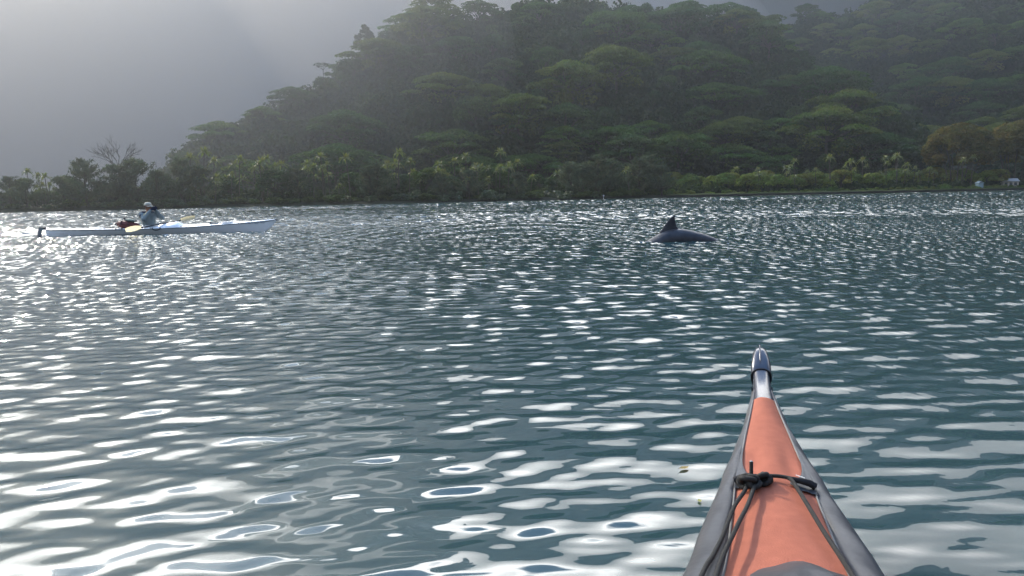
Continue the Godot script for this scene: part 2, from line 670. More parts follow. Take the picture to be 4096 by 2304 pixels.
func bush(seed_: int, h: float, r: float, c: Color, leaf: float, m: Material) -> Node3D:
	rng.seed = seed_
	var o := proto("shore_bush", "bush")
	var g := Geo.new()
	g.colored = true
	var wood := Geo.new()
	for k in 13:
		var a := rng.randf() * TAU
		var q := r * sqrt(rng.randf()) * 0.75
		var s := r * rng.randf_range(0.26, 0.42)
		var p := Vector3(cos(a) * q, h * rng.randf_range(0.15, 0.8) * (1.0 - 0.35 * q / r), sin(a) * q)
		if k < 5: limb(wood, Vector3(0, -0.6, 0), p, 0.1, 0.03, 0.2, 4)
		lump(g, p, Vector3(s, s * 0.85, s), 75, leaf, c)
	part("stem", wood.done(), bark, o)
	part("foliage", g.done(), m, o)
	return o

func make_protos() -> void:
	bark = mat("bark", Color(0.06, 0.05, 0.04), 0.9, 0.2)
	pale_bark = mat("pale_bark", Color(0.085, 0.075, 0.062), 0.9, 0.2)
	dull_leaf = leaf_mat("leaf", 0.6, Color(0.9, 1.0, 0.35), 0.18)
	shiny_leaf = leaf_mat("glossy_leaf", 0.36, Color(0.9, 1.0, 0.45), 0.6)
	needle_leaf = leaf_mat("needles", 0.6, Color(0.9, 1.0, 0.6) * 0.8, 0.3)
	protos["umbrella"] = []
	var greens := [Color(0.066, 0.128, 0.022), Color(0.084, 0.120, 0.024), Color(0.050, 0.105, 0.026), Color(0.060, 0.125, 0.026), Color(0.095, 0.125, 0.030), Color(0.055, 0.100, 0.034), Color(0.070, 0.135, 0.024), Color(0.066, 0.112, 0.026), Color(0.044, 0.095, 0.030)]
	for k in 9: protos["umbrella"].append(umbrella_tree(100 + k, 14.0 + (k * 5) % 7, 9.5 + (k * 3) % 5 * 1.3, greens[k]))
	protos["round"] = []
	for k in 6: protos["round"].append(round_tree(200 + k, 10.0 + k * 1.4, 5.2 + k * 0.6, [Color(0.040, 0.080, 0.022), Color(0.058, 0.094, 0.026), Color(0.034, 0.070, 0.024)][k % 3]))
	protos["sunlit_tone_bush"] = []
	for k in 3: protos["sunlit_tone_bush"].append(bush(550 + k, 4.0, 3.6, [Color(0.115, 0.17, 0.038), Color(0.14, 0.17, 0.045), Color(0.09, 0.155, 0.040)][k], 0.6, dull_leaf))  # bush copies with sunlit brightness put into the leaf colour
	protos["sunlit_tone"] = []
	for k in 3: protos["sunlit_tone"].append(round_tree(250 + k, 9.5 + k, 5.4, [Color(0.15, 0.19, 0.042), Color(0.12, 0.175, 0.045), Color(0.17, 0.185, 0.048)][k]))  # round trees again, leaf colour lightened to look sunlit
	protos["feathery"] = []
	for k in 4: protos["feathery"].append(feathery_tree(300 + k, 10.5 + k * 0.8, 3.8 + k * 0.3, Color(0.082, 0.105, 0.066)))
	protos["palm"] = []
	for k in 5: protos["palm"].append(palm(400 + k, [10.0, 11.5, 8.5, 13.0, 6.5][k], Color(0.145, 0.17, 0.058), 18, 2.2))
	protos["bush"] = []
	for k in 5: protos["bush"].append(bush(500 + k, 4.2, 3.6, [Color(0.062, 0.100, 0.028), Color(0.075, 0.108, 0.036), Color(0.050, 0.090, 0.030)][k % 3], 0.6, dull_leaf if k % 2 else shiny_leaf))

func drop_protos() -> void:
	for k in protos:
		for o in protos[k]: o.free()
	protos.clear()

# ---------------------------------------------------------------- planting
func beside(x: float, z: float) -> String:      # where it shows, told by the nearest thing one can find
	var u := 512.0 - 755.0 * x / z
	var marks := [[12.0, "left edge"], [60.0, "rudder"], [150.0, "paddler"], [272.0, "white bow"], [365.0, "ragged tree"], [560.0, "summit"], [672.0, "dolphin"], [760.0, "orange bow"], [872.0, "right tube"], [955.0, "left dome"], [1015.0, "right edge"]]
	var best: Array = marks[0]
	for m in marks:
		if absf(m[0] - u) < absf(best[0] - u): best = m
	var off: float = u - best[0]
	return ("in line with the " if absf(off) < 16.0 else "just left of the " if off < 0.0 and off > -42.0 else "left of the " if off < 0.0 else "just right of the " if off < 42.0 else "right of the ") + best[1]

func zone(x: float, z: float) -> String:
	var y := land(x, z) / -z
	var up := "foot of the hill" if y < 0.05 else "lower slope" if y < 0.11 else "mid slope" if y < 0.17 else "upper slope" if y < 0.215 else "crest"
	return up + ", " + beside(x, z)

func single_out() -> void:      # things that still share a label are told apart by their order from the left
	var same := {}
	for o in get_children():
		if o.has_meta("label") and o.has_meta("group"):
			var l: String = o.get_meta("label")
			if not same.has(l): same[l] = []
			same[l].append(o)
	var words := ["leftmost there", "second from left", "third from left", "fourth from left", "fifth from left", "sixth from left", "seventh from left", "eighth from left"]
	for l in same:
		var list: Array = same[l]
		if list.size() < 2: continue
		list.sort_custom(func(a, b): return a.position.x / -a.position.z < b.position.x / -b.position.z)
		for k in list.size():
			if k < words.size(): list[k].set_meta("label", l + ", " + words[k])

func plant(kind: String, x: float, z: float, size: Vector3, label: String, group: String, sink := 0.0) -> Node3D:
	var list: Array = protos[kind]
	return copy(list[rng.randi() % list.size()], Vector3(x, land(x, z) - sink, z), rng.randf() * TAU, size, label, group)

func in_view(x: float, y: float, z: float) -> bool:
	var d := -z
	if absf(x) > 0.72 * d + 4.0: return false
	return (y - 0.8) / d < 0.29

func visible_from_bay(x: float, y: float, z: float) -> bool:      # not hidden behind a nearer ridge
	for k in range(1, 14):
		var t := k / 14.0
		if land(x * t, z * t) > 0.8 + (y - 0.8) * t + 2.0: return false
	return true

func forest() -> void:
	make_protos()
	rng.seed = 42
	# broad umbrella-crowned trees over the near hill
	var spots := []
	var tries := 0
	while spots.size() < 130 and tries < 9000:
		tries += 1
		var z := rng.randf_range(-500.0, -232.0)
		var x := rng.randf_range(-150.0, 190.0)
		var h := land(x, z)
		if h < 5.0 or h < ridge(near_crest, x, z, 0.66) - 14.0 or ridge(near_crest, x, z, 0.66) < 0.0 or not in_view(x, h + 8.0, z) or not visible_from_bay(x, h + 14.0, z): continue
		var ok := true
		for s in spots:
			if Vector2(s.x - x, (s.z - z) * 0.8).length() < 13.0: ok = false
		if not ok: continue
		spots.append(Vector3(x, h, z))
		var k := rng.randf_range(0.6, 1.5) * lerpf(0.5, 1.0, clampf((x + 135.0) / 90.0, 0.0, 1.0))
		var how: String = "small" if k < 0.95 else "middling" if k < 1.2 else "broad"
		var bright: bool = rng.randf() < 0.55
		if bright:
			plant("umbrella", x, z, Vector3(k, k * rng.randf_range(0.85, 1.1), k), how + " flat-topped umbrella tree, " + zone(x, z), "umbrella trees over the near hill", 3.0 * k)
		else:
			plant("round", x, z, Vector3(k, k * rng.randf_range(0.9, 1.25), k) * 0.95, how + " dark round-crowned tree, " + zone(x, z), "round trees over the near hill", 1.0)
	# the shaded slope at the right
	var right := []
	tries = 0
	while right.size() < 85 and tries < 9000:
		tries += 1
		var z := rng.randf_range(-700.0, -345.0)
		var x := rng.randf_range(95.0, 480.0)
		var h := land(x, z)
		if h < 5.0 or ridge(right_crest, x, z, 0.62) < 2.0 or not in_view(x, h + 4.0, z) or not visible_from_bay(x, h + 12.0, z): continue
		var ok := true
		for s in right:
			if Vector2(s.x - x, (s.z - z) * 0.7).length() < 17.0: ok = false
		if not ok: continue
		right.append(Vector3(x, h, z))
		var k := rng.randf_range(0.85, 1.4)
		plant("umbrella", x, z, Vector3(k, k, k), ("broad" if k > 1.1 else "modest") + " umbrella tree, shaded " + zone(x, z), "umbrella trees on the dark right slope", 3.0)
	undergrowth(spots)

func tuft(seed_: int, c: Color, count: int, size: float) -> ArrayMesh:
	rng.seed = seed_
	var g := Geo.new()
	g.colored = true
	for k in 5:
		var a := rng.randf() * TAU
		var q := rng.randf() * 2.2
		var s := rng.randf_range(1.0, 1.9)
		lump(g, Vector3(cos(a) * q, rng.randf_range(0.4, 2.6), sin(a) * q), Vector3(s, s * 0.8, s), count / 5, size, c)
	return g.done()

func undergrowth(_trees: Array) -> void:
	var shape := tuft(900, Color(0.026, 0.048, 0.017), 130, 0.95)
	var shape_b := tuft(901, Color(0.036, 0.056, 0.026), 130, 0.8)
	rng.seed = 901
	var lists := [[], []]
	var far := []
	for i in 14000:
		var z := rng.randf_range(-520.0, -215.0)
		var x := rng.randf_range(-215.0, 215.0)
		var h := land(x, z)
		if shore_z(x) - z < 8.0 or absf(x) > 0.72 * -z: continue
		if h > 12.0 and not visible_from_bay(x, h + 5.0, z): continue
		var k := rng.randf_range(1.1, 2.1) if h > 10.0 else rng.randf_range(0.6, 1.0)
		lists[int(rng.randf() < 0.4)].append(Transform3D(Basis.from_euler(Vector3(0, rng.randf() * TAU, 0)).scaled(Vector3(k, k * rng.randf_range(0.8, 1.5), k)), Vector3(x, h - 0.6, z)))
	for i in 12000:
		var z := rng.randf_range(-820.0, -330.0)
		var x := rng.randf_range(90.0, 600.0)
		var h := land(x, z)
		if absf(x) > 0.72 * -z or ridge(right_crest, x, z, 0.62) < 0.0 or not in_view(x, h - 6.0, z): continue
		if not visible_from_bay(x, h + 5.0, z): continue
		var k := rng.randf_range(1.4, 2.8)
		far.append(Transform3D(Basis.from_euler(Vector3(0, rng.randf() * TAU, 0)).scaled(Vector3(k, k * rng.randf_range(0.7, 1.2), k)), Vector3(x, h - 1.0, z)))
	stuff_copies("undergrowth", shape, dull_leaf, lists[0], "dense mixed jungle leafage covering the near hill between its trees", "undergrowth")
	stuff_copies("creepers", shape_b, dull_leaf, lists[1], "paler greyish creeper growth draped over the near hill", "creepers")
	stuff_copies("forest", shape, dull_leaf, far, "dark unbroken forest on the shaded right slope", "forest")

func shoreline() -> void:
	rng.seed = 61
	# bushes along the water's edge
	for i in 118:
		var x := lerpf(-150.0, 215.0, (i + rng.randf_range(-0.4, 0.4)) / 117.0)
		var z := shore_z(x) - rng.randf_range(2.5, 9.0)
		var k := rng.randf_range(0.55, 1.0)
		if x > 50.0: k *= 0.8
		plant("sunlit_tone_bush" if x > 50.0 else "bush", x, z, Vector3(k * rng.randf_range(0.9, 1.4), k * rng.randf_range(0.55, 1.0), k), "%s bush at the water's edge, %s" % ["sun-tinted green" if x > 50.0 else "dark green", shore_zone(x)], "bushes along the shore", 0.5)
	# palms
	for i in 150:
		var x := 0.0
		var u := rng.randf()
		if u < 0.14: x = rng.randf_range(-140.0, -118.0)
		elif u < 0.40: x = rng.randf_range(-92.0, -52.0)
		elif u < 0.62: x = rng.randf_range(-48.0, 2.0)
		elif u < 0.95: x = rng.randf_range(84.0, 185.0)
		else: x = rng.randf_range(-10.0, 70.0)
		var z := shore_z(x) - rng.randf_range(6.0, 26.0)
		var k := rng.randf_range(0.62, 1.12) * (0.7 if x < -110.0 else 1.0)
		plant("palm", x, z, Vector3(k, k, k), "%s palm with drooping fronds, %s" % ["tall" if k > 0.98 else "short" if k < 0.84 else "middling", shore_zone(x)], "palms behind the shore")
	# feathery grey-green trees
	for s in [[-136.0, 0.75], [-131.0, 0.8], [-124.0, 0.85], [-117.0, 0.95], [-112.0, 1.2], [-107.0, 1.25], [-102.0, 1.2], [-96.0, 0.9], [-92.0, 1.05], [-87.0, 0.95], [-62.0, 0.9], [-43.0, 1.05], [-39.0, 0.95], [-21.0, 0.8], [-12.0, 0.85], [3.0, 0.8], [20.0, 1.0], [24.0, 0.95], [29.0, 1.1], [34.0, 1.0], [43.0, 1.05], [47.0, 1.1], [51.0, 0.95]]:
		var x: float = s[0] + rng.randf_range(-0.8, 0.8)
		plant("feathery", x, shore_z(x) - rng.randf_range(5.0, 12.0), Vector3(s[1] * 1.25, s[1] * (0.85 if x < -104.0 else 1.0), s[1] * 1.25), "feathery grey-green tree, " + shore_zone(x), "feathery trees along the shore")
	# leafy trees on the flat ground at the right
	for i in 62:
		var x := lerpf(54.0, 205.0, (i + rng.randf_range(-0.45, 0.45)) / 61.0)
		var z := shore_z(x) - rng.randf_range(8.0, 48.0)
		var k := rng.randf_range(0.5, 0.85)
		plant("sunlit_tone", x, z, Vector3(k * 1.25, k, k * 1.25), "%s sun-tinted yellow-green leafy tree, %s" % ["large" if k > 0.73 else "small" if k < 0.6 else "middling", shore_zone(x)], "leafy trees on the right shore", 0.8)
	for i in 22:
		var x := lerpf(-140.0, 45.0, (i + rng.randf_range(-0.45, 0.45)) / 21.0)
		var z := shore_z(x) - rng.randf_range(12.0, 26.0)
		var k := rng.randf_range(0.5, 0.74) * (0.72 if x < -104.0 else 1.0)
		plant("round", x, z, Vector3(k * 1.2, k, k * 1.2), "dark leafy tree behind shore bushes, " + shore_zone(x), "leafy trees on the left shore", 0.8)

func shore_zone(x: float) -> String:
	return beside(x, shore_z(x) - 8.0)

# ---------------------------------------------------------------- the orange folding kayak we sit in
func curve_at(table: Array, t: float) -> float:      # [[t, value], ...] rising, smoothly joined
	if t <= table[0][0]: return table[0][1]
	for k in table.size() - 1:
		var a: Array = table[k]
		var b: Array = table[k + 1]
		if t <= b[0]:
			var u: float = (t - a[0]) / (b[0] - a[0])
			var pa: Array = table[maxi(k - 1, 0)]
			var nb: Array = table[mini(k + 2, table.size() - 1)]
			var span: float = b[0] - a[0]
			var ma: float = (b[1] - pa[1]) / maxf(b[0] - pa[0], 0.0001) * span
			var mb: float = (nb[1] - a[1]) / maxf(nb[0] - a[0], 0.0001) * span
			return (2 * u * u * u - 3 * u * u + 1) * a[1] + (u * u * u - 2 * u * u + u) * ma + (-2 * u * u * u + 3 * u * u) * b[1] + (u * u * u - u * u) * mb
	return table[-1][1]

var deck_h := [[-1.0, 0.31], [-0.6, 0.29], [0.0, 0.27], [0.135, 0.272], [0.26, 0.278], [0.34, 0.284], [0.44, 0.292], [0.56, 0.306], [0.67, 0.322], [0.745, 0.334], [0.85, 0.362], [0.93, 0.40]]
var deck_w := [[-1.0, 0.19], [-0.6, 0.14], [-0.07, 0.084], [0.07, 0.0755], [0.19, 0.069], [0.27, 0.065], [0.373, 0.0545], [0.49, 0.0435], [0.67, 0.0245], [0.75, 0.019]]
var edge_w := [[-1.0, 0.27], [-0.6, 0.215], [-0.025, 0.1335], [0.055, 0.1255], [0.11, 0.118], [0.17, 0.108], [0.236, 0.098], [0.32, 0.087], [0.375, 0.0775], [0.455, 0.0645], [0.535, 0.051], [0.62, 0.040], [0.715, 0.0285], [0.75, 0.025]]

func cloth_mat(called: String, c: Color, rough: float, spec: float, weave: float, bump: float, seed_: int) -> StandardMaterial3D:
	var m := mat(called, c, rough, spec)
	m.albedo_texture = noise_tex(0.02, seed_, 512, 5, Color(0.91, 0.91, 0.91), Color(1, 1, 1))
	m.uv1_triplanar = true
	m.uv1_scale = Vector3(3.1, 3.1, 3.1)
	m.heightmap_enabled = true
	m.heightmap_texture = noise_tex(weave, seed_ + 1, 512, 3)
	m.heightmap_scale = bump
	return m

func deck_point(x: float, t: float) -> float:
	var w := curve_at(deck_w, t)
	var u := x / w
	var y := curve_at(deck_h, t) + 0.010 * (1.0 - u * u)
	y += 0.004 * exp(-pow((t - 0.105) / 0.018, 2.0)) * exp(-pow((u - 0.15) / 0.45, 2.0))            # ridge of a frame under the cloth
	y -= 0.005 * exp(-pow((t - 0.34) / 0.06, 2.0)) * exp(-pow((absf(u) - 0.55) / 0.25, 2.0))       # dimples before the cord
	y += 0.0012 * sin(t * 34.0 + u * 2.0) * (1.0 - u * u)
	return y

func own_kayak() -> void:
	var o := thing("folding_kayak", "bow of an orange folding kayak with black side tubes and a deck cord", "kayak", Vector3(0.392, 0, -1.056), -deg_to_rad(16.0))
	var orange := cloth_mat("orange_deck_cloth", Color(0.36, 0.112, 0.066), 0.80, 0.3, 0.16, 0.05, 21)
	var rubber := cloth_mat("black_coated_cloth", Color(0.042, 0.044, 0.050), 0.42, 0.42, 0.012, 0.10, 31)
	var dark := mat("black_webbing", Color(0.018, 0.018, 0.020), 0.8, 0.3)
	var plastic := mat("dark_moulded_plastic", Color(0.040, 0.042, 0.055), 0.22, 0.6)
	var rope_mat := mat("black_cord", Color(0.022, 0.021, 0.019), 0.75, 0.4)
	rope_mat.uv1_scale = Vector3(3, 160, 1)
	rope_mat.heightmap_enabled = true
	rope_mat.heightmap_texture = noise_tex(0.03, 41, 256, 2)
	rope_mat.heightmap_scale = 0.08
	var g := Geo.new()
	var rows := []
	for k in 64:
		var t := lerpf(-0.95, 0.675, k / 63.0)
		var w := curve_at(deck_w, t)
		var row := []
		for j in 21:
			var u := -1.0 + j / 10.0
			row.append(Vector3(u * w, deck_point(u * w, t), -t))
		rows.append(row)
	g.skin(rows)
	part("deck", g.done(), orange, o)
	for s in [-1.0, 1.0]:
		var tg := Geo.new()
		var tr := []
		for k in 64:
			var t := lerpf(-0.95, 0.745, k / 63.0)
			var wi := curve_at(deck_w, t) - 0.001
			var wo := curve_at(edge_w, t)
			var h := curve_at(deck_h, t)
			var r := (wo - wi) * 0.5
			var row := []
			for j in 13:
				var a := PI * 1.0 - PI * 1.55 * j / 12.0
				var px := wi + r + cos(a) * r
				row.append(Vector3(px * s, h - 0.004 + sin(a) * r * 0.62 - 0.006 * (px - wi) / maxf(r, 0.001) * 0.5 + 0.0010 * sin(t * 41.0 + j), -t))
			if s < 0: row.reverse()
			tr.append(row)
		tg.skin(tr)
		part("side_tube", tg.done(), rubber, o)
		var wp := []
		var wr := []
		for k in 48:
			var t := lerpf(-0.95, 0.67, k / 47.0)
			wp.append(Vector3(s * (curve_at(deck_w, t) + 0.0004), curve_at(deck_h, t) + 0.0015, -t))
			wr.append(0.0022)
		var pg := Geo.new()
		pg.tube(wp, wr, 6)
		part("seam_piping", pg.done(), mat("piping", Color(0.11, 0.105, 0.10), 0.6), o)
	# hull skin below the tubes, down to the keel
	var hg := Geo.new()
	var hr := []
	for k in 44:
		var t := lerpf(-0.95, 0.80, k / 43.0)
		var wo := curve_at(edge_w, minf(t, 0.745)) * 0.97
		var h := curve_at(deck_h, t) - 0.02
		var keel := -0.10 if t < 0.45 else lerpf(-0.10, h - 0.03, pow((t - 0.45) / 0.35, 1.6))
		var row := []
		for j in 15:
			var u := -1.0 + j / 7.0
			row.append(Vector3(u * wo * (1.0 - 0.25 * (1.0 - absf(u))), lerpf(keel, h, pow(absf(u), 1.5)), -t))
		hr.append(row)
	hg.skin(hr)
	part("hull", hg.done(), rubber, o)
	# moulded bow piece: a neck with a hooded cap
	var neck := Geo.new()
	var nr := []
	for q in [[0.655, 0.0262, 0.321, 0.020], [0.70, 0.0245, 0.3265, 0.021], [0.75, 0.0225, 0.3325, 0.021], [0.80, 0.0205, 0.344, 0.021], [0.845, 0.0195, 0.360, 0.021], [0.875, 0.019, 0.374, 0.021]]:
		var row := []
		for j in 25:
			var a := TAU * j / 24.0
			var cx := signf(cos(a)) * pow(absf(cos(a)), 0.75)
			var cy := signf(sin(a)) * pow(absf(sin(a)), 0.75)
			row.append(Vector3(-cx * q[1], q[2] - 0.016 + cy * q[3] * (1.0 if cy > 0 else 2.2), -q[0]))
		nr.append(row)
	neck.skin(nr)
	part("bow_neck", neck.done(), plastic, o)
	var cap := Geo.new()
	var cr := []
	for q in [[0.838, 0.0205, 0.357, 0.020], [0.836, 0.0240, 0.361, 0.0245], [0.850, 0.0246, 0.370, 0.027], [0.872, 0.0236, 0.382, 0.029], [0.898, 0.0206, 0.392, 0.030], [0.916, 0.0182, 0.396, 0.029], [0.928, 0.0158, 0.397, 0.027], [0.935, 0.0125, 0.395, 0.022], [0.9375, 0.004, 0.390, 0.012]]:
		var row := []
		for j in 33:
			var a := TAU * j / 32.0
			var cx := signf(cos(a)) * pow(absf(cos(a)), 0.7)
			var cy := signf(sin(a)) * pow(absf(sin(a)), 0.8)
			row.append(Vector3(-cx * q[1], q[2] - 0.018 + cy * q[3] * (0.75 if cy > 0 else 1.5), -q[0]))
		cr.append(row)
	cap.skin(cr)
	var c := part("bow_cap", cap.done(), plastic, o)
	var ridge_g := Geo.new()
	ridge_g.tube([Vector3(-0.002, 0.3795, -0.852), Vector3(-0.002, 0.3935, -0.872), Vector3(-0.002, 0.4045, -0.898), Vector3(-0.002, 0.4085, -0.916), Vector3(-0.002, 0.403, -0.931)], [0.0016, 0.002, 0.002, 0.002, 0.0012], 6)
	part("rib", ridge_g.done(), plastic, c)
	var lip := []
	var lr := []
	for j in 25:
		var a := TAU * j / 24.0
		lip.append(Vector3(cos(a) * 0.0240, 0.343 + sin(a) * (0.0195 if sin(a) > 0 else 0.036), -0.8345))
		lr.append(0.0022)
	var lg := Geo.new()
	lg.tube(lip, lr, 6)
	part("lip", lg.done(), dark, c)
	# corner patches that hold the deck cord
	for s in [-1.0, 1.0]:
		var pg := Geo.new()
		var pr := []
		for k in 22:
			var t := lerpf(0.226, 0.41, k / 21.0)
			var w := curve_at(deck_w, t) + 0.002
			var inner := w - curve_at([[0.226, 0.026], [0.243, 0.042], [0.258, 0.040], [0.275, 0.028], [0.30, 0.016], [0.34, 0.007], [0.41, 0.002]], t)
			var row := []
			for j in 7:
				var x := lerpf(inner, w, j / 6.0)
				row.append(Vector3(x * s, maxf(deck_point(minf(x, w - 0.003), t) + 0.0035 + 0.001 * sin(j * 0.9), curve_at(deck_h, t) + 0.005), -t))
			if s < 0: row.reverse()
			pr.append(row)
		pg.skin(pr)
		part("corner_patch", pg.done(), rubber, o)
		var sl := Geo.new()
		sl.tube([Vector3(s * 0.068, 0.287, -0.246), Vector3(s * 0.058, 0.2925, -0.247), Vector3(s * 0.045, 0.2955, -0.246), Vector3(s * 0.03, 0.2965, -0.249)], [0.0065, 0.0062, 0.0055, 0.0046], 9)
		part("cord_sleeve", sl.done(), dark, o)
	for k in 3:
		var st := Geo.new()
		st.tube([Vector3(0.0375 + 0.004 * k, 0.2965, -0.272 + 0.003 * k), Vector3(0.0435 + 0.004 * k, 0.2965, -0.266 + 0.003 * k)], [0.0006, 0.0006], 4)
		part("stitch", st.done(), mat("white_thread", Color(0.7, 0.7, 0.68), 0.8), o)
	# cords
	var cords := [
		[[Vector3(-0.055, 0.293, -0.250), Vector3(-0.029, 0.2955, -0.254), Vector3(-0.010, 0.297, -0.256), Vector3(0.012, 0.2975, -0.256), Vector3(0.030, 0.297, -0.250)], 0.0036],
		[[Vector3(-0.048, 0.293, -0.210), Vector3(-0.053, 0.291, -0.185), Vector3(-0.068, 0.287, -0.135), Vector3(-0.079, 0.287, -0.067), Vector3(-0.0875, 0.287, -0.008), Vector3(-0.101, 0.291, 0.070), Vector3(-0.113, 0.296, 0.135), Vector3(-0.15, 0.31, 0.40)], 0.0036],
		[[Vector3(-0.036, 0.295, -0.205), Vector3(-0.0385, 0.294, -0.187), Vector3(-0.0495, 0.294, -0.117), Vector3(-0.062, 0.295, -0.055), Vector3(-0.072, 0.296, 0.0), Vector3(-0.092, 0.299, 0.118), Vector3(-0.12, 0.315, 0.40)], 0.0036],
		[[Vector3(0.024, 0.297, -0.252), Vector3(0.030, 0.2965, -0.236), Vector3(0.045, 0.2925, -0.150), Vector3(0.060, 0.290, -0.052), Vector3(0.077, 0.288, 0.048), Vector3(0.12, 0.30, 0.38)], 0.0037]]
	for q in cords:
		var cg := Geo.new()
		var rr := []
		for k in q[0].size(): rr.append(q[1])
		cg.tube(smooth_path(q[0], 6), smooth_list(rr, 6), 8)
		part("deck_cord", cg.done(), rope_mat, o)
	# the knot: a few turns of cord, and the stub that stands up out of it
	var kn := Geo.new()
	var turns := [[Vector3(-0.050, 0.298, -0.218), 0.0135, 0.3], [Vector3(-0.046, 0.300, -0.214), 0.0145, 1.2], [Vector3(-0.040, 0.301, -0.228), 0.0125, 2.2], [Vector3(-0.036, 0.298, -0.212), 0.011, 0.8], [Vector3(-0.020, 0.300, -0.236), 0.0115, 1.7], [Vector3(-0.013, 0.300, -0.240), 0.0095, 2.6], [Vector3(-0.018, 0.298, -0.232), 0.0105, 0.5]]
	for q in turns:
		var path := []
		var rr := []
		var bas := Basis.from_euler(Vector3(0.9 * sin(q[2] * 3.0), q[2], 0.9 * cos(q[2] * 2.0)))
		for j in 15:
			var a := TAU * j / 14.0
			path.append(q[0] + bas * Vector3(cos(a) * q[1], sin(a * 2.0) * 0.002, sin(a) * q[1] * 0.75))
			rr.append(0.0048)
		kn.tube(path, rr, 7)
	kn.ball(Vector3(-0.042, 0.296, -0.224), Vector3(0.016, 0.010, 0.014), 12, 8)
	kn.ball(Vector3(-0.016, 0.2975, -0.241), Vector3(0.013, 0.009, 0.010), 10, 7)
	part("knot", kn.done(), rope_mat, o)
	var sg := Geo.new()
	sg.tube([Vector3(-0.040, 0.300, -0.222), Vector3(-0.0405, 0.315, -0.226), Vector3(-0.0405, 0.329, -0.231)], [0.0034, 0.0034, 0.0033], 9)
	var stub := part("cord_end", sg.done(), rope_mat, o)
	var tipg := Geo.new()
	tipg.ball(Vector3(-0.0405, 0.3295, -0.2312), Vector3(0.0030, 0.0022, 0.0030), 8, 6)
	part("melted_tip", tipg.done(), mat("melted_nylon", Color(0.25, 0.25, 0.24), 0.2, 0.7), stub)
	var dr := Geo.new()
	dr.tube([Vector3(-0.119, 0.2785, 0.100), Vector3(-0.1145, 0.281, 0.099), Vector3(-0.110, 0.2815, 0.101)], [0.0016, 0.0018, 0.0016], 7)
	part("metal_eyelet", dr.done(), mat("steel", Color(0.6, 0.6, 0.6), 0.25, 0.5, 1.0), o)
	# spray cover rolled on the deck at the lower edge of the view
	var cv := Geo.new()
	var cvr := []
	for k in 20:
		var t := lerpf(0.062, -0.30, k / 19.0)
		var rise := sin(clampf((0.062 - t) / 0.10, 0, 1) * PI * 0.5)
		var row := []
		for j in 21:
			var u := -1.0 + j / 10.0
			var x := 0.030 + u * 0.088
			var front := t - 0.050 * pow(absf(u - 0.05), 1.8) - 0.004 * sin(u * 9.0)
			row.append(Vector3(x, deck_point(clampf(x, -0.07, 0.07), t) + 0.001 + 0.030 * rise * (1.0 - 0.55 * u * u) + 0.003 * sin(u * 8.0 + t * 40.0) * rise, -front + 0.098))
		cvr.append(row)
	cv.skin(cvr)
	part("spray_cover", cv.done(), rubber, o)

func smooth_path(p: Array, n: int) -> Array:
	var out := []
	for k in p.size() - 1:
		var a: Vector3 = p[maxi(k - 1, 0)]
		var b: Vector3 = p[k]
		var c: Vector3 = p[k + 1]
		var d: Vector3 = p[mini(k + 2, p.size() - 1)]
		for i in n: out.append(b.cubic_interpolate(c, a, d, float(i) / n))
	out.append(p[-1])
	return out

func smooth_list(p: Array, n: int) -> Array:
	var out := []
	for k in p.size() - 1:
		for i in n: out.append(lerpf(p[k], p[k + 1], float(i) / n))
	out.append(p[-1])
	return out

# ---------------------------------------------------------------- the white sea kayak
var sheer := [[0.0, 0.205], [0.8, 0.185], [2.0, 0.165], [3.2, 0.165], [4.2, 0.19], [5.2, 0.245], [6.0, 0.30], [6.45, 0.342], [6.5, 0.345]]
var beam := [[0.0, 0.02], [0.25, 0.085], [0.9, 0.17], [1.9, 0.255], [2.9, 0.29], [3.8, 0.265], [4.7, 0.20], [5.5, 0.12], [6.1, 0.055], [6.45, 0.018], [6.5, 0.012]]
var crown := [[0.0, 0.012], [1.2, 0.03], [2.0, 0.03], [2.7, 0.05], [3.3, 0.12], [3.68, 0.168], [3.74, 0.15], [3.86, 0.085], [4.6, 0.06], [5.6, 0.03], [6.5, 0.008]]

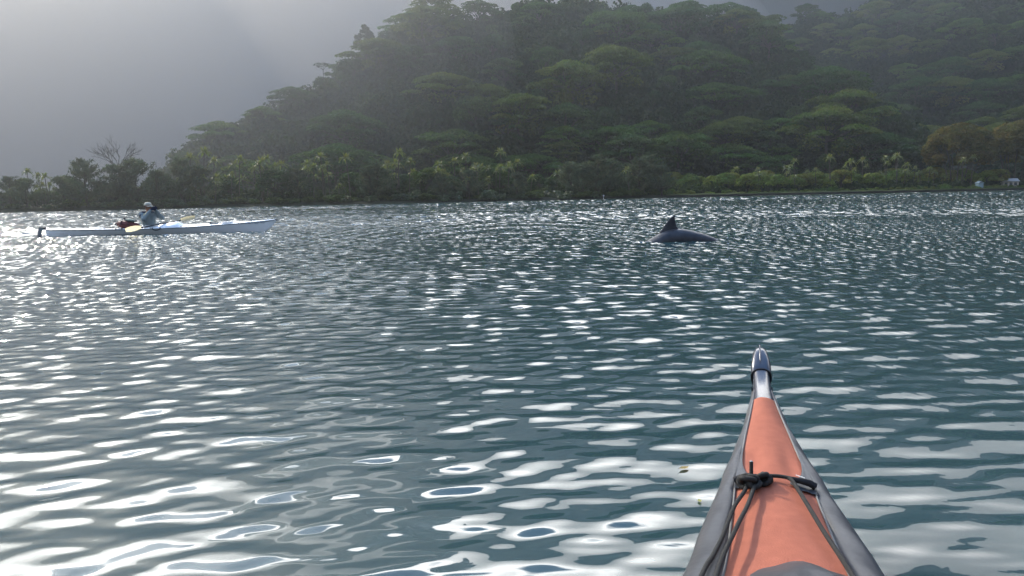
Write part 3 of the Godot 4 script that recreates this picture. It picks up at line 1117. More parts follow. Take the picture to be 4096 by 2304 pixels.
func sea_kayak() -> void:
	var o := thing("sea_kayak", "long white sea kayak with grey rudder, floating side-on at the left", "kayak", Vector3(-10.17, 0, -22.15), deg_to_rad(5.0))
	var white := mat("white_gelcoat", Color(0.78, 0.80, 0.82), 0.22, 0.5)
	var black := mat("black_fittings", Color(0.025, 0.028, 0.032), 0.5)
	var grey := mat("grey_rudder_blade", Color(0.16, 0.17, 0.18), 0.45)
	var seam := mat("dark_seam", Color(0.06, 0.10, 0.12), 0.5)
	var x0 := -3.25
	var hull := Geo.new()
	var deck := Geo.new()
	var hr := []
	var dr := []
	for k in 79:
		var t := 6.5 * k / 78.0
		var b := maxf(curve_at(beam, t), 0.008)
		var y := curve_at(sheer, t)
		var keel := -0.12
		if t < 0.35: keel = lerpf(0.01, -0.12, smoothstep(0.0, 0.35, t))
		if t > 5.7: keel = lerpf(-0.12, y - 0.06, pow((t - 5.7) / 0.8, 2.4))
		var row := []
		for j in 17:
			var u := -1.0 + j / 8.0
			row.append(Vector3(x0 + t, lerpf(keel, y, pow(absf(u), 2.2)), u * b * (1.0 - 0.18 * pow(1.0 - absf(u), 1.0) - 0.06 * (1.0 - absf(u)))))
		row.reverse()
		hr.append(row)
		var c := curve_at(crown, t)
		var drow := []
		for j in 17:
			var u := -1.0 + j / 8.0
			var bump := pow(1.0 - absf(u), 0.55 if t < 3.76 and t > 2.9 else 0.9)
			if t > 2.35 and t < 3.12: bump *= 0.75
			drow.append(Vector3(x0 + t, y + c * bump, u * b))
		dr.append(drow)
	hull.skin(hr)
	deck.skin(dr)
	part("hull", hull.done(), white, o)
	part("deck", deck.done(), white, o)
	for s in [-1.0, 1.0]:
		var p := []
		var r := []
		for k in 40:
			var t := lerpf(0.05, 6.45, k / 39.0)
			p.append(Vector3(x0 + t, curve_at(sheer, t) - 0.012 - 0.02 * clampf((t - 5.0) / 1.5, 0, 1), s * (maxf(curve_at(beam, t), 0.008) * 0.985 + 0.002)))
			r.append(0.0075)
		var sg := Geo.new()
		sg.tube(p, r, 6)
		part("seam_line", sg.done(), seam, o)
		# side carrying handle
		var hp := []
		for k in 9:
			var a := PI * k / 8.0
			hp.append(Vector3(x0 + 3.17 + cos(a) * 0.11, 0.17 - sin(a) * 0.06, s * (0.288 + 0.01 * sin(a))))
		var hg := Geo.new()
		hg.tube(hp, [0.017, 0.014, 0.012, 0.012, 0.012, 0.012, 0.012, 0.014, 0.017], 8)
		var hd := part("side_handle", hg.done(), black, o)
		for e in [-0.11, 0.11]:
			var eg := Geo.new()
			eg.ball(Vector3(x0 + 3.17 + e, 0.175, s * 0.286), Vector3(0.02, 0.018, 0.014), 8, 6)
			part("handle_mount", eg.done(), black, hd)
		# deck line fittings and the lines between them
		var knobs := [[2.03, 0.0], [2.2, 0.0], [2.42, 0.0], [3.0, 0.0], [3.85, 0.02], [4.05, 0.02], [4.24, 0.02], [4.66, 0.03]]
		for q in knobs:
			var y := curve_at(sheer, q[0]) + 0.012
			var kg := Geo.new()
			kg.ball(Vector3(x0 + q[0], y + q[1], s * curve_at(beam, q[0]) * 0.93), Vector3(0.021, 0.016, 0.018), 8, 6)
			part("deck_fitting", kg.done(), black, o)
		for k in range(4, 7):
			var a: float = knobs[k][0]
			var b: float = knobs[k + 1][0]
			var lg := Geo.new()
			var pts := []
			for i in 5:
				var t := lerpf(a, b, i / 4.0)
				pts.append(Vector3(x0 + t, curve_at(sheer, t) + 0.035 + 0.006 * sin(i * PI / 4.0), s * curve_at(beam, t) * 0.93))
			lg.tube(pts, [0.004, 0.004, 0.004, 0.004, 0.004], 5)
			part("deck_line", lg.done(), black, o)
	# cockpit rim
	var cp := []
	var cr := []
	for k in 33:
		var a := TAU * k / 32.0
		var t := 2.78 + cos(a) * 0.40
		cp.append(Vector3(x0 + t, curve_at(sheer, t) + curve_at(crown, t) * 0.78 + 0.02, sin(a) * 0.205))
		cr.append(0.016)
	var cg := Geo.new()
	cg.tube(cp, cr, 7)
	part("cockpit_rim", cg.done(), white, o)
	# end toggles and arched handles
	for q in [[0.56, 0.15, 0.085], [5.72, 0.13, 0.075]]:
		var t: float = q[0]
		var y := curve_at(sheer, t) + curve_at(crown, t)
		var pts := []
		for k in 9:
			var a := PI * k / 8.0
			pts.append(Vector3(x0 + t - cos(a) * q[1] * 0.5, y - 0.01 + sin(a) * q[2], 0))
		var hg := Geo.new()
		hg.tube(pts, [0.009, 0.009, 0.009, 0.009, 0.009, 0.009, 0.009, 0.009, 0.009], 7)
		part("end_handle", hg.done(), mat("grey_handle", Color(0.15, 0.16, 0.17), 0.5), o)
	var fg := Geo.new()       # recessed compass and cleats before the bow hatch
	fg.tube([Vector3(x0 + 4.60, 0.255, 0.05), Vector3(x0 + 4.68, 0.262, 0.06), Vector3(x0 + 4.78, 0.262, 0.07), Vector3(x0 + 4.85, 0.268, 0.06)], [0.018, 0.014, 0.014, 0.018], 7)
	fg.ball(Vector3(x0 + 4.63, 0.285, 0.05), Vector3(0.022, 0.03, 0.022), 8, 6)
	part("bow_cleat", fg.done(), black, o)
	var hatch := Geo.new()
	hatch.ball(Vector3(x0 + 5.1, 0.285, 0), Vector3(0.20, 0.022, 0.11), 18, 6)
	part("hatch_cover", hatch.done(), white, o)
	var hatch_b := Geo.new()
	hatch_b.ball(Vector3(x0 + 1.45, 0.195, 0), Vector3(0.22, 0.022, 0.15), 18, 6)
	part("hatch_cover", hatch_b.done(), white, o)
	var tog := Geo.new()
	tog.tube([Vector3(x0 + 6.47, 0.35, 0.02), Vector3(x0 + 6.53, 0.33, 0.02), Vector3(x0 + 6.52, 0.28, 0.03)], [0.008, 0.012, 0.014], 7)
	part("bow_toggle", tog.done(), black, o)
	# the blue-grey scribble of lettering on the bow
	for q in [[5.62, 0.30, 0.10], [5.72, 0.285, 0.07], [5.80, 0.305, 0.12], [5.90, 0.285, 0.09], [5.99, 0.315, 0.11], [6.08, 0.30, 0.10]]:
		var wg := Geo.new()
		var pts := []
		for k in 6:
			var t: float = q[0] + q[2] * k / 5.0
			var yy: float = q[1] - 0.045 + 0.015 * sin(k * 1.9 + q[0] * 7.0)
			var u := pow(clampf((yy + 0.05) / curve_at(sheer, t), 0.2, 1.0), 0.3)
			pts.append(Vector3(x0 + t, yy, curve_at(beam, t) * (u * 0.9 + 0.1) + 0.004))
		wg.tube(pts, [0.004, 0.006, 0.005, 0.007, 0.005, 0.003], 5)
		part("bow_lettering", wg.done(), mat("faded_blue_paint", Color(0.22, 0.30, 0.40), 0.4), o)
	# rudder
	var rg := Geo.new()
	var outline := [Vector2(-0.02, 0.26), Vector2(-0.17, 0.275), Vector2(-0.20, 0.22), Vector2(-0.245, 0.02), Vector2(-0.25, -0.10), Vector2(-0.15, -0.12), Vector2(-0.13, 0.02), Vector2(-0.085, 0.18), Vector2(-0.03, 0.215)]
	plate(rg, outline, 0.012, Vector3(x0, 0, 0))
	var rd := part("rudder", rg.done(), grey, o)
	var bk := Geo.new()
	bk.box(Vector3(x0 - 0.03, 0.235, 0), Vector3(0.045, 0.022, 0.02))
	part("rudder_mount", bk.done(), black, rd)
	var tube_g := Geo.new()
	tube_g.tube([Vector3(x0 + 1.62, 0.215, 0.06), Vector3(x0 + 1.9, 0.216, 0.10), Vector3(x0 + 2.1, 0.21, 0.15)], [0.014, 0.014, 0.014], 6)
	part("stern_strap", tube_g.done(), black, o)

func plate(g: Geo, outline: Array, half: float, at: Vector3) -> void:      # a thick flat shape in the x-y plane
	var poly := PackedVector2Array(outline)
	var idx := Geometry2D.triangulate_polygon(poly)
	for k in range(0, idx.size(), 3):
		for s in [-1.0, 1.0]:
			g.flat_tri(at + Vector3(poly[idx[k]].x, poly[idx[k]].y, s * half), at + Vector3(poly[idx[k + 1]].x, poly[idx[k + 1]].y, s * half), at + Vector3(poly[idx[k + 2]].x, poly[idx[k + 2]].y, s * half))
	for k in poly.size():
		var a := poly[k]
		var b := poly[(k + 1) % poly.size()]
		g.quad(at + Vector3(a.x, a.y, -half), at + Vector3(b.x, b.y, -half), at + Vector3(b.x, b.y, half), at + Vector3(a.x, a.y, half))

func kayak_load() -> void:
	# a double-bladed paddle resting across the cockpit
	var pd := thing("paddle", "double-bladed paddle with yellow blades and a black shaft, lying across the white kayak", "paddle", Vector3(-10.17, 0, -22.15), deg_to_rad(5.0))
	var shaft_m := mat("black_shaft", Color(0.02, 0.022, 0.03), 0.35)
	var blade_m := leaf_mat("yellow_blade", 0.35, Color(1.0, 0.9, 0.6), 0.5)
	blade_m.vertex_color_use_as_albedo = false
	blade_m.albedo_color = lin(0.34, 0.28, 0.16)
	var a := Vector3(-0.42, 0.205, 0.48)
	var b := Vector3(0.42, 0.375, -0.32)
	var sg := Geo.new()
	sg.tube([a, a.lerp(b, 0.33), a.lerp(b, 0.66), b], [0.016, 0.016, 0.016, 0.016], 8)
	part("shaft", sg.done(), shaft_m, pd)
	for e in 2:
		var from := a if e == 0 else b
		var dir := (a - b).normalized() if e == 0 else (b - a).normalized()
		var across := Vector3(0, 1, 0).cross(dir).normalized()
		if e == 0: across = (across * 0.45 + Vector3(0, 0.85, 0)).normalized()
		else: across = (across * 0.8 + Vector3(0, 0.65, 0)).normalized()
		var bg := Geo.new()
		var rows := []
		for k in 10:
			var t := k / 9.0
			var w := 0.018 + 0.075 * pow(sin(PI * clampf(t * 0.82 + 0.06, 0, 1)), 0.7)
			var row := []
			for j in 7:
				var u := -1.0 + j / 3.0
				row.append(from + dir * (0.44 * t + 0.02 * u * t) + across * (w * u) + dir.cross(across) * (0.014 * u * u))
			rows.append(row)
		bg.skin(rows)
		var bl := part("blade", bg.done(), blade_m, pd)
		var rg := Geo.new()
		rg.ball(from - dir * 0.03, Vector3(0.032, 0.032, 0.032), 10, 7)
		part("drip_ring", rg.done(), shaft_m, bl)
	# bags on the rear deck
	var bag := thing("dry_bag", "dark red dry bag strapped on the white kayak behind the paddler", "bag", Vector3(-10.17, 0, -22.15), deg_to_rad(5.0))
	var red := cloth_mat("maroon_bag_cloth", Color(0.15, 0.045, 0.04), 0.6, 0.4, 0.05, 0.6, 51)
	var bg := Geo.new()
	var rows := []
	for k in 15:
		var t := k / 14.0
		var r := 0.02 + 0.115 * pow(sin(PI * clampf(t, 0.02, 0.98)), 0.42) * (1.0 - 0.35 * t)
		var row := []
		for j in 17:
			var q := TAU * j / 16.0
			row.append(Vector3(-1.25 + 0.60 * t, 0.305 - 0.055 * t + sin(q) * r * (1.0 + 0.08 * sin(k * 2.1)), 0.03 - cos(q) * r * 1.15))
		rows.append(row)
	bg.skin(rows)
	part("sack", bg.done(), red, bag)
	var roll := Geo.new()
	roll.tube([Vector3(-1.28, 0.30, 0.11), Vector3(-1.285, 0.33, 0.03), Vector3(-1.28, 0.30, -0.06)], [0.022, 0.03, 0.022], 8)
	part("rolled_end", roll.done(), mat("dark_strap", Color(0.04, 0.03, 0.04), 0.7), bag)
	for q in [-1.1, -0.9]:
		var st := Geo.new()
		var pts := []
		var rr := []
		for k in 9:
			var an := PI * k / 8.0
			pts.append(Vector3(q, 0.29 + sin(an) * 0.125, 0.03 + cos(an) * 0.14))
			rr.append(0.012)
		st.tube(pts, rr, 5)
		part("strap", st.done(), mats["dark_strap"], bag)
	var pouch := thing("deck_pouch", "small grey-green pouch lying on top of the dark red dry bag", "pouch", Vector3(-10.17, 0, -22.15), deg_to_rad(5.0))
	var pg := Geo.new()
	var prow := []
	for k in 9:
		var t := k / 8.0
		var r := 0.015 + 0.05 * pow(sin(PI * clampf(t, 0.03, 0.97)), 0.5)
		var row := []
		for j in 13:
			var q := TAU * j / 12.0
			row.append(Vector3(-1.02 + 0.30 * t, 0.43 - 0.05 * t + sin(q) * r * 0.8, 0.03 - cos(q) * r * 1.8))
		prow.append(row)
	pg.skin(prow)
	part("pouch_body", pg.done(), cloth_mat("grey_green_cloth", Color(0.16, 0.20, 0.17), 0.7, 0.4, 0.05, 0.5, 61), pouch)
	var pf := Geo.new()
	pf.box(Vector3(-1.03, 0.455, 0.03), Vector3(0.02, 0.03, 0.05), Basis.from_euler(Vector3(0, 0, 0.5)))
	part("buckle", pf.done(), mats["dark_strap"], pouch)

# ---------------------------------------------------------------- the dolphin
func dolphin() -> void:
	var o := thing("dolphin", "dark dolphin surfacing, its curved back fin above the water", "dolphin", Vector3(2.85, 0, -13.25), deg_to_rad(-2.0))
	var skin_m := mat("wet_dark_skin", Color(0.046, 0.049, 0.057), 0.40, 0.35)
	skin_m.albedo_texture = noise_tex(0.02, 71, 256, 4, Color(0.72, 0.72, 0.74), Color(1, 1, 1))
	skin_m.uv1_triplanar = true
	skin_m.uv1_scale = Vector3(1.2, 1.2, 1.2)
	var g := Geo.new()
	var top := [[-1.15, -0.55], [-0.9, -0.28], [-0.7, -0.13], [-0.47, -0.005], [-0.26, 0.118], [-0.155, 0.168], [0.0, 0.203], [0.10, 0.203], [0.26, 0.180], [0.52, 0.112], [0.69, 0.050], [0.80, -0.01], [1.0, -0.15], [1.25, -0.36]]
	var half := [[-1.15, 0.01], [-1.05, 0.06], [-0.9, 0.11], [-0.5, 0.17], [0.0, 0.185], [0.4, 0.15], [0.8, 0.075], [1.1, 0.04], [1.25, 0.02]]
	var rows := []
	for k in 61:
		var x := lerpf(-1.15, 1.25, k / 60.0)
		var r := curve_at(half, x)
		var y := curve_at(top, x)
		var row := []
		for j in 21:
			var a := TAU * j / 20.0
			var rr := Vector2(cos(a), sin(a))
			# a keel-like ridge along the back behind the fin
			var up := y - r + rr.y * r * (1.0 + (0.10 * exp(-pow(rr.x / 0.3, 2.0)) if rr.y > 0 else 0.0))
			row.append(Vector3(x, up, -rr.x * r))
		rows.append(row)
	g.skin(rows)
	# the back fin: swept, with a hollow rear edge, its root flaring into the back
	var lead := [[0.0, -0.27], [0.10, -0.24], [0.22, -0.20], [0.5, -0.143], [0.64, -0.112], [0.84, -0.060], [0.93, -0.028], [1.0, 0.008]]
	var trail := [[0.0, 0.21], [0.10, 0.135], [0.22, 0.092], [0.36, 0.062], [0.5, 0.042], [0.64, 0.029], [0.84, 0.023], [0.93, 0.028], [1.0, 0.034]]
	var fin := []
	for k in 25:
		var t := k / 24.0
		var x0 := curve_at(lead, t)
		var x1 := curve_at(trail, t)
		var y := lerpf(0.145, 0.452, t)
		var thick := (0.030 * (1.0 - t) + 0.005) * (1.0 + 1.3 * exp(-t * 14.0))
		var row := []
		for j in 25:
			var a := TAU * j / 24.0
			var u := 0.5 - 0.5 * cos(a)
			var sag := 0.0
			if t < 0.12: sag = (curve_at(top, lerpf(x0, x1, u)) - 0.03 - y) * (1.0 - t / 0.12)
			row.append(Vector3(lerpf(x0, x1, u), y + sag, thick * sin(a) * (1.0 - 0.45 * u)))
		fin.append(row)
	g.skin(fin)
	part("body", g.done(), skin_m, o)
	# splash where the tail slips under, and drops flung up
	rng.seed = 81
	var drop := Geo.new()
	drop.ball(Vector3.ZERO, Vector3.ONE, 7, 5)
	var dm := drop.done()
	var clear_drop := mat("water_drop", Color(0.45, 0.48, 0.50), 0.08, 0.5)
	var places := []
	for i in 26:
		var t := rng.randf()
		var x := lerpf(0.45, 1.35, pow(t, 0.7))
		var s := rng.randf_range(0.002, 0.006) * (2.2 if i % 11 == 0 else 1.0)
		places.append(Transform3D(Basis().scaled(Vector3(s * 1.3, s, s)), Vector3(2.85 + x, 0.015 + rng.randf() * 0.06 * (1.0 - absf(t - 0.35)), -13.25 + rng.randf_range(0.05, 0.35))))
	stuff_copies("splash", dm, clear_drop, places, "bright water drops splashing where the dolphin's tail slips under", "splash")
	var bub := []
	for i in 40:
		var s := rng.randf_range(0.003, 0.008)
		var x := rng.randf_range(1.2, 3.9)
		var z := rng.randf_range(-11.2, -8.3)
		bub.append(Transform3D(Basis().scaled(Vector3(s, s * 0.7, s)), Vector3(x, water_height(x, z) * 0.95 + s * 0.4, z)))
	for q in [Vector2(-1.62, -2.05), Vector2(-2.0, -3.6), Vector2(-2.75, -6.3), Vector2(-1.2, -6.9), Vector2(-0.3, -7.2), Vector2(-1.9, -2.2)]:
		bub.append(Transform3D(Basis().scaled(Vector3(0.004, 0.003, 0.004)), Vector3(q.x, water_height(q.x, q.y) + 0.001, q.y)))
	stuff_copies("bubbles", dm, clear_drop, bub, "small pale bubbles drifting on the rippled water between dolphin and orange bow", "bubbles")

func floating_leaves() -> void:
	var m := leaf_mat("yellow_leaf", 0.5, Color(1.0, 0.9, 0.3), 0.4)
	var i := 0
	for q in [[Vector3(0.493, 0, -2.136), 0.034, "curled tan leaf floating beside the orange bow"], [Vector3(0.481, 0, -1.904), 0.020, "small yellow-green leaf floating nearest the orange kayak's black side"], [Vector3(2.42, 0, -3.45), 0.022, "pale yellow leaf floating alone on dark water right of the bow cap"]]:
		var g := Geo.new()
		g.colored = true
		var rows := []
		var len: float = q[1]
		for k in 9:
			var t := k / 8.0
			var w := len * 0.26 * sin(PI * clampf(t * 0.96 + 0.02, 0, 1))
			var row := []
			for j in 5:
				var u := -1.0 + j * 0.5
				row.append(Vector3(len * (t - 0.5), 0.004 + 0.2 * w * u * u + len * 0.25 * pow(t - 0.5, 2.0), w * u))
			rows.append(row)
		g.skin(rows, Color(0.42, 0.30, 0.10) if i != 1 else Color(0.40, 0.40, 0.12))
		var p: Vector3 = q[0]
		p.y = water_height(p.x, p.z)
		var o := thing("floating_leaf", q[2], "leaf", p, 0.4 + i * 1.1)
		part("blade", g.done(), m, o)
		var sg := Geo.new()
		sg.tube([Vector3(-len * 0.5, 0.005, 0), Vector3(-len * 0.72, 0.008, len * 0.05)], [len * 0.02, len * 0.015], 5)
		part("stalk", sg.done(), bark, o)
		i += 1

# ---------------------------------------------------------------- the paddler: bodies as blended capsules
class Body:
	var bones := []
	func bone(a: Vector3, b: Vector3, ra: float, rb: float) -> void:
		bones.append([a, b, ra, rb])
	func mesh_into(g: Geo, cell: float, blend: float) -> void:
		var lo := Vector3.INF
		var hi := -Vector3.INF
		for b in bones:
			var r := maxf(b[2], b[3]) + cell * 2.5
			lo = lo.min(b[0] - Vector3.ONE * r).min(b[1] - Vector3.ONE * r)
			hi = hi.max(b[0] + Vector3.ONE * r).max(b[1] + Vector3.ONE * r)
		var n := Vector3i(((hi - lo) / cell).ceil()) + Vector3i.ONE
		var f := PackedFloat32Array()
		f.resize(n.x * n.y * n.z)
		f.fill(1.0)
		var first := true
		for b in bones:
			var a: Vector3 = b[0]
			var ab: Vector3 = b[1] - a
			var l2 := maxf(ab.length_squared(), 1e-8)
			var reach := maxf(b[2], b[3]) + blend * 2.0 + cell * 2.0
			var c0 := Vector3i((a.min(b[1]) - Vector3.ONE * reach - lo) / cell).clamp(Vector3i.ZERO, n - Vector3i.ONE)
			var c1 := Vector3i((a.max(b[1]) + Vector3.ONE * reach - lo) / cell).clamp(Vector3i.ZERO, n - Vector3i.ONE)
			for z in range(c0.z, c1.z + 1):
				for y in range(c0.y, c1.y + 1):
					for x in range(c0.x, c1.x + 1):
						var p := lo + Vector3(x, y, z) * cell
						var t := clampf((p - a).dot(ab) / l2, 0.0, 1.0)
						var d: float = (p - a - ab * t).length() - lerpf(b[2], b[3], t)
						var i := (z * n.y + y) * n.x + x
						var o := f[i]
						var h := clampf(0.5 + 0.5 * (o - d) / blend, 0.0, 1.0)
						f[i] = lerpf(o, d, h) - blend * h * (1.0 - h) if o < 0.9 else d
		var at := {}
		var step := [1, n.x, n.x * n.y]
		for z in n.z - 1:
			for y in n.y - 1:
				for x in n.x - 1:
					var i := (z * n.y + y) * n.x + x
					var inside := 0
					var sum := Vector3.ZERO
					var cuts := 0
					for k in 8:
						if f[i + (k & 1) + ((k >> 1) & 1) * n.x + (k >> 2) * n.x * n.y] < 0.0: inside += 1
					if inside == 0 or inside == 8: continue
					for e in [[0, 1], [2, 3], [4, 5], [6, 7], [0, 2], [1, 3], [4, 6], [5, 7], [0, 4], [1, 5], [2, 6], [3, 7]]:
						var k0: int = e[0]
						var k1: int = e[1]
						var f0 := f[i + (k0 & 1) + ((k0 >> 1) & 1) * n.x + (k0 >> 2) * n.x * n.y]
						var f1 := f[i + (k1 & 1) + ((k1 >> 1) & 1) * n.x + (k1 >> 2) * n.x * n.y]
						if (f0 < 0.0) == (f1 < 0.0): continue
						var t := f0 / (f0 - f1)
						sum += Vector3(k0 & 1, (k0 >> 1) & 1, k0 >> 2).lerp(Vector3(k1 & 1, (k1 >> 1) & 1, k1 >> 2), t)
						cuts += 1
					var p := lo + (Vector3(x, y, z) + sum / cuts) * cell
					var grad := Vector3(f[i + step[0]] - f[i], f[i + step[1]] - f[i], f[i + step[2]] - f[i])
					at[i] = g.vert(p, grad.normalized())
		for i in at:
			for ax in 3:
				var u: int = step[(ax + 1) % 3]
				var w: int = step[(ax + 2) % 3]
				var j: int = i + step[ax]
				if j >= f.size() or (f[i] < 0.0) == (f[j] < 0.0): continue
				if not (at.has(i - u) and at.has(i - w) and at.has(i - u - w)): continue
				var q := [at[i], at[i - u], at[i - u - w], at[i - w]]
				if f[i] < 0.0:
					g.tri(q[0], q[2], q[1]); g.tri(q[0], q[3], q[2])
				else:
					g.tri(q[0], q[1], q[2]); g.tri(q[0], q[2], q[3])

func hand_bones(b: Body, wrist: Vector3, along: Vector3, palm_to: Vector3, thumb_side: float) -> void:
	var side := along.cross(palm_to).normalized()
	var knuckle := wrist + along * 0.085
	for k in 4:
		var off := (k - 1.5) * 0.021
		b.bone(wrist + side * off * 0.7 + along * 0.01, knuckle + side * off, 0.015, 0.012)
		var l: float = [0.036, 0.042, 0.040, 0.031][k]
		var p1 := knuckle + side * off + (along * 0.8 + palm_to * 0.55).normalized() * l
		var p2 := p1 + (along * 0.25 + palm_to).normalized() * l * 0.75
		var p3 := p2 + (palm_to - along * 0.5).normalized() * l * 0.55
		b.bone(knuckle + side * off, p1, 0.0105, 0.0095)
		b.bone(p1, p2, 0.0095, 0.0085)
		b.bone(p2, p3, 0.0085, 0.0075)
	var t0 := wrist + side * thumb_side * 0.028 + along * 0.02
	var t1 := t0 + (side * thumb_side * 0.75 + along * 0.5 + palm_to * 0.5).normalized() * 0.042
	var t2 := t1 + (along * 0.6 + palm_to * 0.8).normalized() * 0.034
	b.bone(t0, t1, 0.014, 0.0115)
	b.bone(t1, t2, 0.011, 0.0085)

func paddler() -> void:
	var o := thing("person", "person in pale cap and grey top in the white kayak, holding a camera up", "person", Vector3(-10.55, 0.03, -22.12), deg_to_rad(47.0))
	var skin_m := mat("skin", Color(0.33, 0.17, 0.11), 0.5)
	skin_m.subsurf_scatter_enabled = true
	skin_m.subsurf_scatter_strength = 0.1
	var shirt_m := cloth_mat("grey_top", Color(0.20, 0.25, 0.27), 0.85, 0.2, 0.03, 0.6, 91)
	var navy := mat("navy_cloth", Color(0.025, 0.03, 0.055), 0.8, 0.2)
	var cap_m := cloth_mat("pale_cap_cloth", Color(0.52, 0.50, 0.42), 0.85, 0.2, 0.05, 0.3, 95)
	var neck := Vector3(0, 0.60, 0.02)
	var head := Vector3(0.0, 0.765, 0.035)
	var look := Basis.from_euler(Vector3(0.04, deg_to_rad(34.0), 0))
	var lens := head + look * Vector3(0, -0.035, 0.17)
	var shoulder := [Vector3(-0.185, 0.535, 0), Vector3(0.185, 0.535, 0.0)]
	var wrist := [lens + look * Vector3(-0.075, -0.035, -0.015), lens + look * Vector3(0.085, -0.03, -0.03)]
	var elbow := [Vector3(-0.215, 0.40, 0.20), Vector3(0.36, 0.42, 0.10)]
	# skin: trunk, neck, arms and thighs in one surface, the head on a finer grid
	var b := Body.new()
	b.bone(Vector3(0, 0.06, 0), Vector3(0, 0.25, 0.01), 0.125, 0.115)
	b.bone(Vector3(-0.06, 0.26, 0.01), Vector3(-0.08, 0.46, 0.01), 0.095, 0.105)
	b.bone(Vector3(0.06, 0.26, 0.01), Vector3(0.08, 0.46, 0.01), 0.095, 0.105)
	b.bone(Vector3(-0.05, 0.05, 0.05), Vector3(0.19, 0.06, 0.29), 0.085, 0.06)
	b.bone(Vector3(0.05, 0.05, -0.05), Vector3(0.29, 0.06, 0.17), 0.085, 0.06)
	b.bone(Vector3(0, 0.52, 0.0), neck + Vector3(0, 0.08, 0.0), 0.06, 0.052)
	for s in 2:
		b.bone(Vector3(0, 0.53, 0), shoulder[s], 0.055, 0.055)
		b.bone(shoulder[s], elbow[s], 0.05, 0.04)
		b.bone(elbow[s], wrist[s], 0.039, 0.027)
	var sk := Geo.new()
	b.mesh_into(sk, 0.016, 0.03)
	var hb := Body.new()
	hb.bone(head + look * Vector3(0, 0.035, -0.015), head + look * Vector3(0, 0.03, 0.015), 0.082, 0.078)
	hb.bone(head + look * Vector3(0, -0.04, 0.02), head + look * Vector3(0, -0.085, 0.06), 0.058, 0.032)
	hb.bone(head + look * Vector3(-0.03, -0.03, 0.055), head + look * Vector3(0.03, -0.03, 0.055), 0.03, 0.03)
	hb.bone(head + look * Vector3(0, 0.005, 0.09), head + look * Vector3(0, -0.032, 0.108), 0.010, 0.014)
	hb.bone(head + look * Vector3(-0.02, -0.062, 0.082), head + look * Vector3(0.02, -0.062, 0.082), 0.009, 0.009)
	for s in [-1.0, 1.0]:
		hb.bone(head + look * Vector3(s * 0.083, 0.01, -0.005), head + look * Vector3(s * 0.086, -0.035, -0.002), 0.013, 0.009)
		hb.bone(head + look * Vector3(s * 0.03, 0.025, 0.075), head + look * Vector3(s * 0.045, 0.024, 0.065), 0.012, 0.010)
	hb.bone(head + look * Vector3(0, -0.05, -0.02), neck, 0.055, 0.054)
	hb.mesh_into(sk, 0.007, 0.018)
	part("body", sk.done(), skin_m, o)
	for s in [-1.0, 1.0]:
		var eg := Geo.new()
		eg.ball(head + look * Vector3(s * 0.033, 0.003, 0.083), Vector3(0.011, 0.009, 0.008), 10, 7)
		part("eye", eg.done(), mat("eye", Color(0.05, 0.04, 0.035), 0.2), o)
	var hair := Geo.new()
	hair.ball(head + look * Vector3(0, 0.0, -0.035), Vector3(0.088, 0.085, 0.075), 16, 10, Color.WHITE, look)
	part("hair", hair.done(), mat("dark_hair", Color(0.03, 0.022, 0.018), 0.6), o)
	# clothes: a loose long-sleeved top, navy yoke and a buff shoulder strap
	var c := Body.new()
	c.bone(Vector3(0, 0.05, 0), Vector3(0, 0.26, 0.01), 0.148, 0.138)
	c.bone(Vector3(-0.065, 0.27, 0.01), Vector3(-0.085, 0.46, 0.01), 0.112, 0.118)
	c.bone(Vector3(0.065, 0.27, 0.01), Vector3(0.085, 0.46, 0.01), 0.112, 0.118)
	c.bone(Vector3(0, 0.50, 0), Vector3(0, 0.575, 0.01), 0.085, 0.064)
	for s in 2:
		c.bone(Vector3(0, 0.52, 0), shoulder[s], 0.072, 0.07)
		c.bone(shoulder[s], elbow[s], 0.066, 0.054)
		c.bone(elbow[s], elbow[s].lerp(wrist[s], 0.86), 0.053, 0.04)
	var cg := Geo.new()
	c.mesh_into(cg, 0.018, 0.035)
	part("top", cg.done(), shirt_m, o)
	var y := Body.new()
	y.bone(Vector3(-0.15, 0.555, -0.02), Vector3(0.15, 0.555, -0.02), 0.075, 0.075)
	y.bone(Vector3(-0.17, 0.55, -0.01), Vector3(-0.2, 0.49, 0.05), 0.068, 0.07)
	var yg := Geo.new()
	y.mesh_into(yg, 0.018, 0.02)
	part("yoke", yg.done(), navy, o)
	var st := Geo.new()
	st.tube(smooth_path([Vector3(-0.245, 0.44, 0.03), Vector3(-0.20, 0.50, 0.125), Vector3(-0.10, 0.57, 0.11), Vector3(-0.03, 0.62, 0.08)], 4), smooth_list([0.018, 0.018, 0.018, 0.016], 4), 7)
	part("shoulder_strap", st.done(), mat("buff_strap", Color(0.5, 0.45, 0.28), 0.8), o)
	# the cap
	var kg := Geo.new()
	var rows := []
	for k in 12:
		var t := k / 11.0
		var r := 0.105 * sqrt(1.0 - pow(t, 2.6)) + 0.001
		var row := []
		for j in 29:
			var a := TAU * j / 28.0
			row.append(head + look * Vector3(-cos(a) * r * 0.92, 0.035 + 0.095 * t - 0.012 * (1.0 - t) * cos(a * 1.0 + PI * 0.5), sin(a) * r * 1.04 - 0.008))
		rows.append(row)
	kg.skin(rows)
	for side in [0.0, -0.006]:
		var br := []
		for k in 6:
			var t := k / 5.0
			var row := []
			for j in 15:
				var a := lerpf(PI * 0.06, PI * 0.94, j / 14.0)
				var out := Vector3(cos(a) * 0.093, 0, sin(a) * 0.104 - 0.008)
				row.append(head + look * (out + Vector3(out.x * 0.10 * t, 0.036 - 0.020 * t - 0.012 * absf(cos(a)) + side, 0.078 * t * pow(sin(a), 0.6))))
			br.append(row)
		kg.skin(br)
	part("cap", kg.done(), cap_m, o)
